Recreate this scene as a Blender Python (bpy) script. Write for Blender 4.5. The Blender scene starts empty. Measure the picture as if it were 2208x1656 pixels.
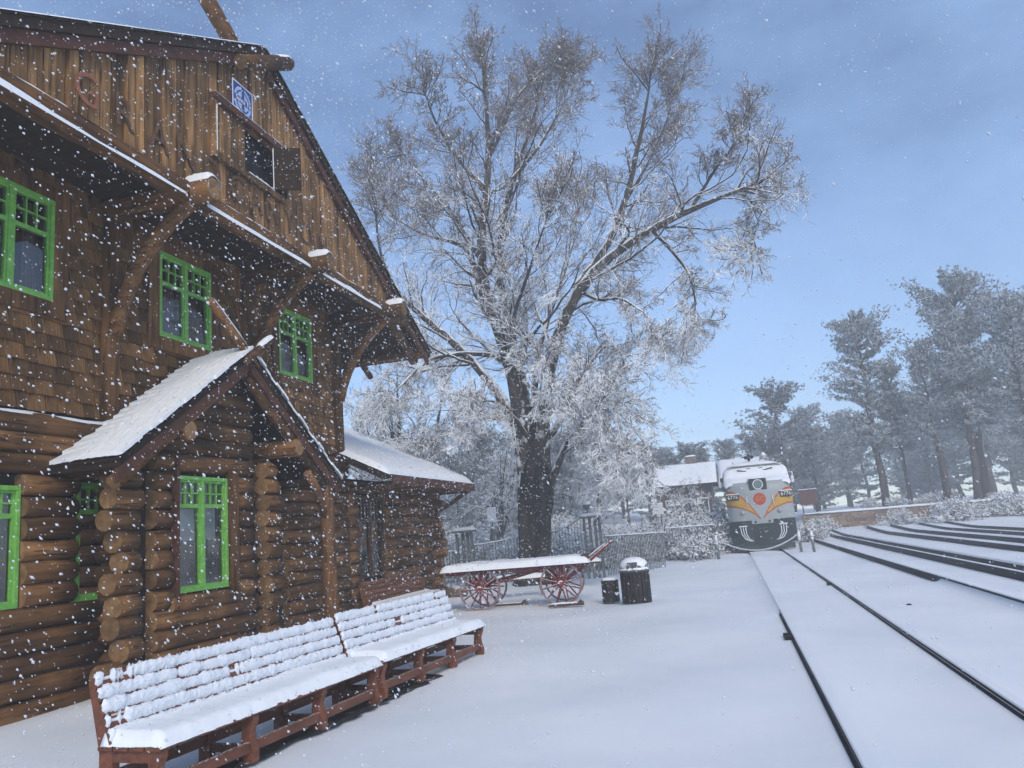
import bpy, math, random
import numpy as np
from mathutils import Matrix, Vector
R0 = random.Random(7)
NP = np.random.default_rng(11)
sc = bpy.context.scene
COL = sc.collection
# ------------------------------------------------------------------ camera
F, CX, CY = 1733.0, 1104.0, 828.0                 # focal length and centre in photo pixels (2208 x 1656)
EYE = np.array([0.0, 0.0, 1.8])
def _cam_axes():
    d = np.array([1572 - CX, -(1108 - CY), -F])   # where the rails vanish
    r = math.atan(0.08); s, c = math.sin(r), math.cos(r)
    t = -(F * F) / (-s * d[0] + c * d[1])
    u = np.array([-s * t, c * t, -F]); u /= np.linalg.norm(u); u = u if u[1] > 0 else -u
    d /= np.linalg.norm(d)
    return np.stack([np.cross(d, u), d, u])
RC = _cam_axes()
cam_d = bpy.data.cameras.new('camera'); cam_d.sensor_width = 36; cam_d.lens = 36 * F / 2208
cam_d.clip_end = 3000; cam_d.clip_start = 0.05
cam = bpy.data.objects.new('camera', cam_d); COL.objects.link(cam); sc.camera = cam
M4 = Matrix.Identity(4)
for i in range(3):
    for j in range(3): M4[i][j] = RC[i][j]
M4.translation = Vector(EYE); cam.matrix_world = M4
def on_y(px, py, Y):
    r = RC @ np.array([px - CX, -(py - CY), -F]); return EYE + r * (Y / r[1])
# ------------------------------------------------------------------ light
SUN_EL, SUN_AZ = math.radians(36), math.radians(152)   # azimuth from +y towards +x
world = bpy.data.worlds.new('World'); sc.world = world; world.use_nodes = True
def build_world():
    nt = world.node_tree; N = nt.nodes; L = nt.links; N.clear()
    out = N.new('ShaderNodeOutputWorld'); bg = N.new('ShaderNodeBackground')
    sky = N.new('ShaderNodeTexSky'); sky.sky_type = 'NISHITA'; sky.sun_disc = False
    sky.sun_elevation = SUN_EL; sky.sun_rotation = SUN_AZ; sky.air_density = 1.0; sky.dust_density = .6; sky.ozone_density = 3.0; sky.altitude = 2000
    tc = N.new('ShaderNodeTexCoord'); mp = N.new('ShaderNodeMapping'); mp.inputs['Scale'].default_value = (1.6, 1.6, 3.2)
    nz = N.new('ShaderNodeTexNoise'); nz.inputs['Scale'].default_value = 2.1; nz.inputs['Detail'].default_value = 7; nz.inputs['Roughness'].default_value = .62
    rp = N.new('ShaderNodeValToRGB'); rp.color_ramp.elements[0].position = .38; rp.color_ramp.elements[1].position = .68
    rp.color_ramp.elements[0].color = (.0, .0, .0, 1); rp.color_ramp.elements[1].color = (.34, .34, .34, 1)
    mx = N.new('ShaderNodeMix'); mx.data_type = 'RGBA'
    mx.inputs['B'].default_value = (2.7, 4.2, 7.0, 1)
    L.new(tc.outputs['Generated'], mp.inputs['Vector']); L.new(mp.outputs[0], nz.inputs['Vector']); L.new(nz.outputs['Fac'], rp.inputs[0])
    L.new(rp.outputs[0], mx.inputs['Factor']); L.new(sky.outputs[0], mx.inputs['A']); L.new(mx.outputs['Result'], bg.inputs['Color'])
    bg.inputs['Strength'].default_value = .105
    L.new(bg.outputs[0], out.inputs['Surface'])
build_world()
sun_d = bpy.data.lights.new('sun', 'SUN'); sun_d.energy = 1.4; sun_d.angle = math.radians(30); sun_d.color = (1.0, .90, .76)
sun = bpy.data.objects.new('sun', sun_d); COL.objects.link(sun)
sv = Vector((math.sin(SUN_AZ) * math.cos(SUN_EL), math.cos(SUN_AZ) * math.cos(SUN_EL), math.sin(SUN_EL)))
sun.rotation_euler = (-sv).to_track_quat('-Z', 'Y').to_euler(); sun.location = (30, -20, 40)
vs = sc.view_settings; vs.view_transform = 'Standard'; vs.look = 'None'; vs.gamma = 1; vs.exposure = 0.85; vs.use_curve_mapping = False
cy = sc.cycles; cy.use_denoising = True; cy.max_bounces = 4; cy.diffuse_bounces = 2; cy.glossy_bounces = 2; cy.transmission_bounces = 4
cy.transparent_max_bounces = 8; cy.volume_bounces = 1; cy.use_adaptive_sampling = True; cy.adaptive_threshold = .04; cy.caustics_reflective = False; cy.caustics_refractive = False; cy.use_light_tree = False
try: cy.denoiser = 'OPENIMAGEDENOISE'
except Exception: pass
# ------------------------------------------------------------------ materials
SNOWC = (.86, .87, .88)
def mat(name, col, col2=None, rough=.75, scale=(3, 3, 3), detail=5, bump=.15, bdist=.01, snow=None, rnd=0.0, metal=0.0, spec=.3, zsnow=None, snowscale=9, lo=.35, hi=.68, crack=None):
    m = bpy.data.materials.new(name); m.use_nodes = True
    nt = m.node_tree; N = nt.nodes; L = nt.links; b = N['Principled BSDF']
    tc = N.new('ShaderNodeTexCoord'); mp = N.new('ShaderNodeMapping'); mp.inputs['Scale'].default_value = scale
    nz = N.new('ShaderNodeTexNoise'); nz.inputs['Scale'].default_value = 1; nz.inputs['Detail'].default_value = detail; nz.inputs['Roughness'].default_value = .6
    L.new(tc.outputs['Object'], mp.inputs[0]); L.new(mp.outputs[0], nz.inputs['Vector'])
    rp = N.new('ShaderNodeMapRange'); rp.inputs[1].default_value = lo; rp.inputs[2].default_value = hi
    L.new(nz.outputs['Fac'], rp.inputs[0])
    mx = N.new('ShaderNodeMix'); mx.data_type = 'RGBA'
    c2 = col2 or tuple(x * .6 for x in col)
    mx.inputs['A'].default_value = (*col, 1); mx.inputs['B'].default_value = (*c2, 1)
    L.new(rp.outputs[0], mx.inputs['Factor']); cur = mx.outputs['Result']
    if crack:
        m3 = N.new('ShaderNodeMapping'); m3.inputs['Scale'].default_value = crack; L.new(tc.outputs['Object'], m3.inputs[0])
        n3 = N.new('ShaderNodeTexNoise'); n3.inputs['Scale'].default_value = 1; n3.inputs['Detail'].default_value = 3; L.new(m3.outputs[0], n3.inputs['Vector'])
        r3 = N.new('ShaderNodeMapRange'); r3.inputs[1].default_value = .60; r3.inputs[2].default_value = .67; r3.inputs[3].default_value = 1.0; r3.inputs[4].default_value = .28; L.new(n3.outputs['Fac'], r3.inputs[0])
        n4 = N.new('ShaderNodeTexNoise'); n4.inputs['Scale'].default_value = 1.7; n4.inputs['Detail'].default_value = 3; L.new(tc.outputs['Object'], n4.inputs['Vector'])
        r4 = N.new('ShaderNodeMapRange'); r4.inputs[1].default_value = .3; r4.inputs[2].default_value = .7; r4.inputs[3].default_value = .6; r4.inputs[4].default_value = 1.35; L.new(n4.outputs['Fac'], r4.inputs[0])
        mm = N.new('ShaderNodeMath'); mm.operation = 'MULTIPLY'; L.new(r3.outputs[0], mm.inputs[0]); L.new(r4.outputs[0], mm.inputs[1])
        v3 = N.new('ShaderNodeVectorMath'); v3.operation = 'SCALE'; L.new(cur, v3.inputs[0]); L.new(mm.outputs[0], v3.inputs['Scale']); cur = v3.outputs[0]
    if rnd:
        oi = N.new('ShaderNodeObjectInfo'); ge = N.new('ShaderNodeNewGeometry')
        ad = N.new('ShaderNodeMath'); ad.operation = 'ADD'; fr = N.new('ShaderNodeMath'); fr.operation = 'FRACT'
        L.new(oi.outputs['Random'], ad.inputs[0]); L.new(ge.outputs['Random Per Island'], ad.inputs[1]); L.new(ad.outputs[0], fr.inputs[0])
        mr = N.new('ShaderNodeMapRange'); mr.inputs[3].default_value = 1 - rnd; mr.inputs[4].default_value = 1 + rnd
        L.new(fr.outputs[0], mr.inputs[0])
        vm = N.new('ShaderNodeVectorMath'); vm.operation = 'SCALE'; L.new(cur, vm.inputs[0]); L.new(mr.outputs[0], vm.inputs['Scale']); cur = vm.outputs[0]
    if snow is not None:
        ge = N.new('ShaderNodeNewGeometry'); sx = N.new('ShaderNodeSeparateXYZ'); L.new(ge.outputs['Normal'], sx.inputs[0])
        n2 = N.new('ShaderNodeTexNoise'); n2.inputs['Scale'].default_value = snowscale; n2.inputs['Detail'].default_value = 4; L.new(ge.outputs['Position'], n2.inputs['Vector'])
        a = N.new('ShaderNodeMath'); a.operation = 'MULTIPLY_ADD'; a.inputs[1].default_value = 1.3; L.new(n2.outputs['Fac'], a.inputs[0]); L.new(sx.outputs['Z'], a.inputs[2])
        val = a.outputs[0]
        if zsnow:
            sp = N.new('ShaderNodeSeparateXYZ'); L.new(ge.outputs['Position'], sp.inputs[0])
            zr = N.new('ShaderNodeMapRange'); zr.inputs[1].default_value, zr.inputs[2].default_value, zr.inputs[3].default_value, zr.inputs[4].default_value = zsnow
            L.new(sp.outputs['Z'], zr.inputs[0])
            a2 = N.new('ShaderNodeMath'); a2.operation = 'ADD'; L.new(val, a2.inputs[0]); L.new(zr.outputs[0], a2.inputs[1]); val = a2.outputs[0]
        sr = N.new('ShaderNodeMapRange'); sr.inputs[1].default_value = snow; sr.inputs[2].default_value = snow + .18; L.new(val, sr.inputs[0])
        m2 = N.new('ShaderNodeMix'); m2.data_type = 'RGBA'; m2.inputs['B'].default_value = (*SNOWC, 1)
        L.new(sr.outputs[0], m2.inputs['Factor']); L.new(cur, m2.inputs['A']); cur = m2.outputs['Result']
    L.new(cur, b.inputs['Base Color'])
    b.inputs['Roughness'].default_value = rough; b.inputs['Metallic'].default_value = metal; b.inputs['Specular IOR Level'].default_value = spec
    if bump:
        bp = N.new('ShaderNodeBump'); bp.inputs['Strength'].default_value = bump; bp.inputs['Distance'].default_value = bdist
        L.new(nz.outputs['Fac'], bp.inputs['Height']); L.new(bp.outputs[0], b.inputs['Normal'])
    return m
def srgb(r, g, b):
    f = lambda v: ((v / 255 + .055) / 1.055) ** 2.4 if v > 10 else v / 255 / 12.92
    return (f(r), f(g), f(b))
M = {}
M['snow'] = mat('snow', SNOWC, (.80, .82, .84), .65, (2.2, 2.2, 2.2), 4, .5, .02, spec=.2)
M['ground'] = mat('ground_snow', SNOWC, (.76, .79, .82), .6, (.45, .45, .45), 6, .55, .05, spec=.25)
M['lumpy'] = mat('clumped_snow', (.84, .86, .90), (.74, .78, .84), .7, (26, 26, 26), 6, .9, .02, spec=.2)
W1, W2 = (.20, .093, .029), (.06, .026, .009)
M['log_y'] = mat('stained_log', W1, W2, .75, (11, .8, 11), 8, .9, .035, rnd=.42, crack=(24, 1.6, 24))
M['log_x'] = mat('stained_log_end_on', W1, W2, .75, (.8, 11, 11), 8, .9, .035, rnd=.42, crack=(1.6, 24, 24))
M['log_z'] = mat('stained_post', W1, W2, .75, (11, 11, .8), 8, .9, .035, rnd=.25, crack=(24, 24, 1.6))
M['cut'] = mat('sawn_log_end', (.26, .15, .065), (.13, .07, .03), .8, (10, 10, 10), 5, .4, .01, rnd=.3)
M['shingle'] = mat('wall_shingle', (.25, .125, .04), (.085, .038, .014), .8, (2.5, 16, 2), 6, .6, .012, rnd=.5, crack=(5, 40, 3))
M['board'] = mat('gable_board', (.32, .17, .062), (.075, .036, .015), .8, (9, 16, .8), 6, .6, .015, rnd=.42, crack=(10, 34, 1.3))
M['dark'] = mat('dark_timber', (.032, .017, .009), (.014, .008, .005), .85, (6, 2, 6), 4, .3, .01)
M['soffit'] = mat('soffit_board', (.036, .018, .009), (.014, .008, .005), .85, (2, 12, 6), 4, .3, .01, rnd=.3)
M['fascia'] = mat('red_brown_fascia', (.115, .042, .022), (.05, .02, .012), .7, (3, 3, 9), 5, .3, .01)
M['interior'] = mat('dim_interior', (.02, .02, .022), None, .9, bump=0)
M['green'] = mat('green_window_paint', (.21, .50, .085), (.13, .36, .06), .5, (12, 12, 12), 4, .15, .004, spec=.4)
M['brownframe'] = mat('brown_window_paint', (.085, .04, .018), None, .6, (8, 8, 8))
M['blind'] = mat('roller_blind', (.84, .86, .86), (.74, .77, .78), .8, (2, 2, 6), 3, .1)
M['curtain'] = mat('curtain', (.22, .13, .10), (.10, .07, .06), .9, (2, 30, 1), 3, .3)
M['bench'] = mat('red_brown_bench', (.20, .070, .036), (.10, .036, .02), .6, (14, 3, 14), 6, .35, .008, snow=1.62, snowscale=60, rnd=.15)
M['benchwet'] = mat('brown_bench_slat', (.20, .075, .032), (.11, .042, .02), .6, (14, 2, 14), 6, .35, .008, rnd=.2)
M['bark'] = mat('cottonwood_bark', (.055, .046, .040), (.010, .009, .008), .9, (3.2, 3.2, .55), 7, 1.0, .12, snow=1.36, snowscale=9, lo=.36, hi=.55)
M['limb'] = mat('cottonwood_limb', (.075, .065, .055), (.03, .025, .022), .9, (6, 6, 2), 4, .4, .03, snow=.90, snowscale=3, zsnow=(4, 15, .22, -.12))
M['twig'] = mat('frosted_twig', (.21, .17, .15), (.13, .105, .095), .9, (3, 3, 3), 2, 0, snow=.78, snowscale=1.1, zsnow=(6, 16, .72, -.16))
M['oldtwig'] = mat('far_frosted_twig', (.12, .105, .095), (.06, .055, .05), .9, (3, 3, 3), 2, 0, snow=.42, snowscale=1.5)
M['pinebark'] = mat('pine_bark', (.095, .070, .058), (.035, .028, .025), .9, (5, 5, 1.2), 5, .6, .05, snow=1.36, snowscale=2)
M['needle'] = mat('pine_needles', (.055, .070, .064), (.035, .046, .042), .8, (1, 1, 1), 3, 0)
M['needlesnow'] = mat('snow_on_needles', (.62, .66, .70), (.45, .49, .52), .8, (2, 2, 2), 3, 0)
M['shrub'] = mat('snowy_shrub_twig', (.115, .105, .09), (.07, .062, .055), .9, (3, 3, 3), 2, 0, snow=.12, snowscale=6)
M['sage'] = mat('grey_green_leaf', (.10, .115, .095), (.06, .07, .055), .85, (5, 5, 5), 2, 0, snow=.32, snowscale=8)
M['steel'] = mat('rusty_rail', (.012, .010, .010), (.006, .005, .005), .7, (12, 4, 12), 5, .3, .004, metal=.0)
M['iron'] = mat('green_black_iron', (.19, .21, .21), (.11, .125, .125), .6, (9, 9, 9), 3, .1, snow=.92, snowscale=14)
M['red'] = mat('red_wagon_paint', (.27, .038, .042), (.15, .024, .028), .6, (9, 9, 9), 4, .15, snow=1.14, snowscale=30)
M['rim'] = mat('iron_tyre', (.30, .20, .21), (.16, .10, .11), .6, (9, 9, 9), 3, .1, snow=.98, snowscale=16)
M['bed'] = mat('wagon_deck', (.10, .06, .04), None, .8, (3, 12, 3))
M['can'] = mat('dark_litter_bin', (.030, .022, .017), (.012, .010, .009), .6, (10, 10, 3), 5, .4, .01)
M['lid'] = mat('bin_hood', (.10, .11, .12), None, .5, snow=.95, snowscale=12)
M['stone'] = mat('tan_wall_stone', (.30, .205, .14), (.17, .12, .085), .9, (3, 3, 3), 6, .6, .03, rnd=.35, snow=1.42, snowscale=4)
M['mortar'] = mat('wall_core', (.13, .10, .08), None, .95, (3, 3, 3))
M['lgrey'] = mat('locomotive_grey', (.34, .37, .37), (.29, .32, .32), .42, (.8, .8, .8), 3, .05, spec=.45)
M['lgreen'] = mat('dark_green_enamel', (.014, .030, .028), (.008, .016, .016), .5, (5, 5, 5), 4, .15, spec=.4, snow=1.45, snowscale=10)
M['lyellow'] = mat('yellow_stripe', (.55, .33, .035), (.46, .26, .03), .45, (2, 2, 2), 3, .05)
M['lred'] = mat('red_stripe', (.50, .050, .022), (.42, .04, .02), .45, (2, 2, 2), 3, .05)
M['black'] = mat('black_paint', (.012, .012, .013), None, .5, bump=0)
M['white'] = mat('white_paint', (.78, .79, .80), (.68, .70, .72), .5, (4, 4, 4), 3, .05)
M['lens'] = mat('headlight_lens', (.20, .23, .22), (.12, .14, .14), .2, (20, 20, 20), 3, .2, metal=.4)
M['blue'] = mat('enamel_blue', (.014, .045, .24), (.012, .036, .20), .4, (5, 5, 5), 3, .05, spec=.45)
M['pale'] = mat('enamel_pale_blue', (.42, .52, .70), (.36, .46, .64), .4, (5, 5, 5), 3, .05, spec=.45)
M['copper'] = mat('lit_copper_letter', (.34, .12, .055), (.19, .08, .04), .5, (7, 7, 7), 4, .2)  # brighter tone for the G alone: light falling on it put into colour
M['tarnish'] = mat('tarnished_letter', (.15, .08, .04), (.075, .04, .022), .6, (7, 7, 7), 4, .2)
M['brownsign'] = mat('brown_sign_board', (.13, .055, .045), (.09, .04, .034), .7, (3, 3, 3), 4, .1)
M['housewall'] = mat('brown_house_siding', (.09, .065, .055), (.055, .042, .038), .8, (2, 2, 9), 4, .2)
M['brick'] = mat('chimney_brick', (.20, .15, .125), (.13, .10, .085), .9, (5, 5, 12), 4, .3)
M['rope'] = mat('snowy_chain', (.55, .58, .62), None, .7)
M['bare'] = mat('shaded_bare_ground', (.045, .036, .028), (.020, .016, .013), .9, (5, 5, 5), 7, .6, .02, snow=1.80, snowscale=7)  # dark colour for bare ground, with the shade under the benches painted in
M['flake'] = mat('snowflake', (.66, .69, .74), (.60, .63, .68), .8, bump=0)
def glass():
    m = bpy.data.materials.new('window_glass'); m.use_nodes = True; nt = m.node_tree; N = nt.nodes; L = nt.links; N.clear()
    o = N.new('ShaderNodeOutputMaterial'); mx = N.new('ShaderNodeMixShader'); fr = N.new('ShaderNodeFresnel'); fr.inputs[0].default_value = 2.2
    t = N.new('ShaderNodeBsdfTransparent'); t.inputs[0].default_value = (.90, .94, .94, 1); g = N.new('ShaderNodeBsdfGlossy'); g.inputs['Roughness'].default_value = .03
    L.new(fr.outputs[0], mx.inputs[0]); L.new(t.outputs[0], mx.inputs[1]); L.new(g.outputs[0], mx.inputs[2]); L.new(mx.outputs[0], o.inputs[0]); return m
M['glass'] = glass()
# ------------------------------------------------------------------ helpers
def tag(o, label=None, cat=None, group=None, kind=None):
    if label: o['label'] = label
    if cat: o['category'] = cat
    if group: o['group'] = group
    if kind: o['kind'] = kind
    return o
def empty(name, loc=(0, 0, 0), rz=0.0):
    o = bpy.data.objects.new(name, None); o.empty_display_size = .2; COL.objects.link(o); o.location = loc; o.rotation_euler = (0, 0, rz); return o
def link(name, me, parent=None, loc=(0, 0, 0), rot=(0, 0, 0)):
    o = bpy.data.objects.new(name, me); COL.objects.link(o); o.parent = parent; o.location = loc; o.rotation_euler = rot; return o
def np_mesh(name, V, Q, mats, smooth=False, mi=None):
    """V (n,3), Q (m,k) equal-size polygons"""
    me = bpy.data.meshes.new(name); V = np.asarray(V, np.float32); Q = np.asarray(Q, np.int32)
    me.vertices.add(len(V)); me.vertices.foreach_set('co', V.ravel())
    k = Q.shape[1]; me.loops.add(Q.size); me.loops.foreach_set('vertex_index', Q.ravel())
    me.polygons.add(len(Q)); me.polygons.foreach_set('loop_start', np.arange(0, Q.size, k, dtype=np.int32))
    if mi is not None: me.polygons.foreach_set('material_index', np.asarray(mi, np.int32))
    for m in (mats if isinstance(mats, list) else [mats]): me.materials.append(m)
    me.update(calc_edges=True); me.validate()
    me.polygons.foreach_set('use_smooth', np.full(len(Q), smooth)); me.update(); return me
class MB:
    def __init__(s): s.v = []; s.f = []; s.mi = []; s.sm = []
    def add(s, vs, fs, mi=0, sm=False):
        n = len(s.v); s.v += [tuple(p) for p in vs]
        for f in fs: s.f.append(tuple(i + n for i in f)); s.mi.append(mi); s.sm.append(sm)
        return s
    def box(s, x0, x1, y0, y1, z0, z1, mi=0):
        v = [(x, y, z) for z in (z0, z1) for y in (y0, y1) for x in (x0, x1)]
        return s.add(v, [(0, 2, 3, 1), (4, 5, 7, 6), (0, 1, 5, 4), (2, 6, 7, 3), (0, 4, 6, 2), (1, 3, 7, 5)], mi)
    def beam(s, p, q, w, h, up=(0, 0, 1), mi=0):
        p, q = Vector(p), Vector(q); d = (q - p).normalized(); up = Vector(up)
        a = d.cross(up)
        if a.length < 1e-4: a = d.cross(Vector((1, 0, 0)))
        a.normalize(); b = a.cross(d); a *= w / 2; b *= h / 2
        v = [c + i * a + j * b for c in (p, q) for j in (-1, 1) for i in (-1, 1)]
        return s.add(v, [(0, 2, 3, 1), (4, 5, 7, 6), (0, 1, 5, 4), (2, 6, 7, 3), (0, 4, 6, 2), (1, 3, 7, 5)], mi)
    def tube(s, pts, rad, n=8, caps=True, mi=0, capmi=None, flat=1.0):
        pts = [Vector(p) for p in pts]; K = len(pts)
        if not hasattr(rad, '__len__'): rad = [rad] * K
        up = None; V = []
        for i, p in enumerate(pts):
            d = (pts[min(i + 1, K - 1)] - pts[max(i - 1, 0)]).normalized()
            if up is None:
                up = Vector((0, 0, 1)) if abs(d.z) < .9 else Vector((1, 0, 0))
            a = d.cross(up).normalized(); b = a.cross(d); up = b
            for k in range(n):
                t = 2 * math.pi * k / n
                V.append(p + rad[i] * (math.cos(t) * a + flat * math.sin(t) * b))
        fs = [(i * n + k, i * n + (k + 1) % n, (i + 1) * n + (k + 1) % n, (i + 1) * n + k) for i in range(K - 1) for k in range(n)]
        base = len(s.v); s.add(V, fs, mi, True)
        if caps:
            c = mi if capmi is None else capmi
            s.f.append(tuple(base + k for k in reversed(range(n)))); s.mi.append(c); s.sm.append(False)
            s.f.append(tuple(base + (K - 1) * n + k for k in range(n))); s.mi.append(c); s.sm.append(False)
        return s
    def prism(s, poly, axis, a0, a1, mi=0):
        """poly of 2d points extruded along axis (0,1,2); the other two axes in order"""
        n = len(poly); V = []
        for a in (a0, a1):
            for (u, w) in poly:
                q = [u, w]; q.insert(axis, a); V.append(tuple(q))
        fs = [tuple(range(n - 1, -1, -1)), tuple(range(n, 2 * n))] + [(i, (i + 1) % n, n + (i + 1) % n, n + i) for i in range(n)]
        return s.add(V, fs, mi)
    def lathe(s, prof, c=(0, 0, 0), n=16, mi=0):
        V = [(c[0] + r * math.cos(2 * math.pi * k / n), c[1] + r * math.sin(2 * math.pi * k / n), c[2] + z) for r, z in prof for k in range(n)]
        fs = [(i * n + k, i * n + (k + 1) % n, (i + 1) * n + (k + 1) % n, (i + 1) * n + k) for i in range(len(prof) - 1) for k in range(n)]
        b = len(s.v); s.add(V, fs, mi, True)
        for r0, rev in ((0, True), (len(prof) - 1, False)):
            idx = [b + r0 * n + k for k in range(n)]
            s.f.append(tuple(reversed(idx)) if rev else tuple(idx)); s.mi.append(mi); s.sm.append(False)
        return s
    def mesh(s, name, mats, fix=True):
        me = bpy.data.meshes.new(name); me.from_pydata(s.v, [], s.f)
        for m in (mats if isinstance(mats, (list, tuple)) else [mats]): me.materials.append(m)
        me.polygons.foreach_set('material_index', s.mi); me.polygons.foreach_set('use_smooth', s.sm)
        if fix:
            import bmesh
            b = bmesh.new(); b.from_mesh(me); bmesh.ops.recalc_face_normals(b, faces=b.faces); b.to_mesh(me); b.free()
        me.update(); return me
    def build(s, name, mats, parent=None, loc=(0, 0, 0), rot=(0, 0, 0), bev=0):
        o = link(name, s.mesh(name, mats), parent, loc, rot)
        if bev:
            md = o.modifiers.new('bevel', 'BEVEL'); md.width = bev; md.segments = 2; md.limit_method = 'ANGLE'
        return o
def text_obj(txt, size, depth, mtl, name, parent, loc, rot, extrude=True):
    cu = bpy.data.curves.new('txt', 'FONT'); cu.body = txt; cu.size = size; cu.extrude = depth / 2; cu.align_x = 'CENTER'; cu.align_y = 'CENTER'; cu.resolution_u = 3
    to = bpy.data.objects.new('txt', cu); COL.objects.link(to)
    me = bpy.data.meshes.new_from_object(to.evaluated_get(bpy.context.evaluated_depsgraph_get()))
    bpy.data.objects.remove(to); me.materials.clear(); me.materials.append(mtl); me.name = name
    return link(name, me, parent, loc, rot)
def snow_slab(poly_fn, nu, nv, th, name, mtl, parent, loc=(0, 0, 0), rot=(0, 0, 0), seed=0, rough=.25, edge=.18):
    """rounded snow blanket: poly_fn(u,v)->(x,y,z) surface; thickness th along z, rounded to the edges"""
    rng = np.random.default_rng(seed); V = []; 
    pu = rng.uniform(0, 6.28, 6); fr = rng.uniform(2, 14, 6)
    for i in range(nu + 1):
        for j in range(nv + 1):
            u, v = i / nu, j / nv; x, y, z = poly_fn(u, v)
            e = min(1, min(u, 1 - u) * nu / (nu * edge) if edge else 1, min(v, 1 - v) / edge if edge else 1)
            e = math.sqrt(max(0, 1 - (1 - e) ** 2))
            w = sum(math.sin(fr[k] * (u * 3 + v * 2 * (k % 3)) + pu[k]) for k in range(6)) / 6
            V.append((x, y, z + th * (.12 + .88 * e) * (1 + rough * w + rng.normal(0, .03))))
    n1 = (nu + 1) * (nv + 1)
    for i in range(nu + 1):
        for j in range(nv + 1):
            x, y, z = poly_fn(i / nu, j / nv); V.append((x, y, z + .001))
    idx = lambda i, j: i * (nv + 1) + j
    Fs = [(idx(i, j), idx(i + 1, j), idx(i + 1, j + 1), idx(i, j + 1)) for i in range(nu) for j in range(nv)]
    for i in range(nu):
        Fs += [(idx(i, 0), idx(i, 0) + n1, idx(i + 1, 0) + n1, idx(i + 1, 0)), (idx(i, nv), idx(i + 1, nv), idx(i + 1, nv) + n1, idx(i, nv) + n1)]
    for j in range(nv):
        Fs += [(idx(0, j), idx(0, j + 1), idx(0, j + 1) + n1, idx(0, j) + n1), (idx(nu, j), idx(nu, j) + n1, idx(nu, j + 1) + n1, idx(nu, j + 1))]
    b = MB(); b.add(V, Fs, 0, True); return b.build(name, mtl, parent, loc, rot)
def copy_tree(o, parent=None, loc=None, rz=None, sc_=None):
    c = o.copy(); COL.objects.link(c); c.parent = parent
    if loc is not None: c.location = loc
    if rz is not None: c.rotation_euler = (0, 0, rz)
    if sc_ is not None: c.scale = sc_
    for ch in list(o.children): copy_tree(ch, c)
    return c
sstep = lambda a, b, x: (lambda t: t * t * (3 - 2 * t))(np.clip((x - a) / (b - a), 0, 1))
def gz(x, y):
    z = .3 * sstep(48, 60, y)
    z = z + sstep(58, 60.5, y - .14 * 0 * x) * sstep(3, 9, x) * 1.1 * sstep(60.0, 63, y)
    z = z + sstep(29, 48, y) * sstep(0, -9, x) * 1.1
    z = z + sstep(52, 130, y) * 3.2 * sstep(10, -30, x)
    z = z + sstep(-30, -60, x) * 3.0
    return z
RAILS = [(.69, lambda y: sstep(15.0, 15.6, y) * sstep(37, 35, y), .06), (2.12, lambda y: 0 * y, .06), (4.18, lambda y: sstep(19.8, 19.0, y), .14), (5.6, lambda y: sstep(18.2, 17.6, y), .165), (6.15, lambda y: sstep(18.8, 18.2, y), .165),
         (8.35, lambda y: sstep(24, 22, y), .165), (9.75, lambda y: sstep(24, 22, y), .165), (11.4, lambda y: 0 * y, .14), (12.8, lambda y: 0 * y, .14)]
RH = {r[0]: r[2] for r in RAILS}
# ------------------------------------------------------------------ ground
def ground():
    xs = np.unique(np.concatenate([np.array([r[0] + d for r in RAILS for d in (-.3, -.15, -.07, -.048, -.035, -.033, -.009, -.007, .05, .075, .14)]), np.linspace(-400, -40, 19), np.linspace(-40, -12, 30), np.linspace(-12, 14, 131), np.linspace(14, 45, 45), np.linspace(45, 400, 19)]))
    ys = np.unique(np.concatenate([np.linspace(-120, -4, 12), np.linspace(-4, 24, 141), np.linspace(24, 80, 113), np.linspace(80, 700, 32)]))
    X, Y = np.meshgrid(xs, ys); Z = gz(X, Y)
    rng = np.random.default_rng(3)
    for k in range(26):
        f = rng.uniform(.25, 2.2); a = rng.uniform(0, 6.28); Z = Z + .0075 / f ** .5 * np.sin(f * (X * math.cos(a) + Y * math.sin(a)) + rng.uniform(0, 6.28))
    nm = np.ones_like(X)
    for rx, cover, h_ in RAILS: nm = nm * (1 - np.exp(-((X - rx) / .35) ** 2))
    Zn = Z - gz(X, Y); Z = gz(X, Y) + Zn * nm
    for rx, cover, h_ in RAILS:
        t = X - rx; j = -.034 if h_ < .1 else -.008; bump = np.where(t > j, np.exp(-np.clip(t - .075, 0, None) / (.55 if h_ < .1 else .3)), 0) * h_ * 1.06
        left = np.where(t <= j, np.exp(np.clip(t - j, -9, 0) / .10), 0) * h_ * cover(Y)
        on = sstep(2.5, 4.5, Y) * sstep(58, 56, Y)
        Z = Z + (bump + left) * on
    Z += .10 * np.exp(-((X + 8.0) / .5) ** 2) * sstep(2, 6, Y) * sstep(24, 22, Y)
    nx, ny = len(xs), len(ys); i = np.arange(nx - 1); j = np.arange(ny - 1); I, J = np.meshgrid(i, j)
    a = (J * nx + I).ravel(); Q = np.stack([a, a + 1, a + 1 + nx, a + nx], 1)
    o = link('ground', np_mesh('ground', np.stack([X.ravel(), Y.ravel(), Z.ravel()], 1), Q, M['ground'], True)); tag(o, 'snow covered station yard and platform', kind='structure')
ground()
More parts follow.
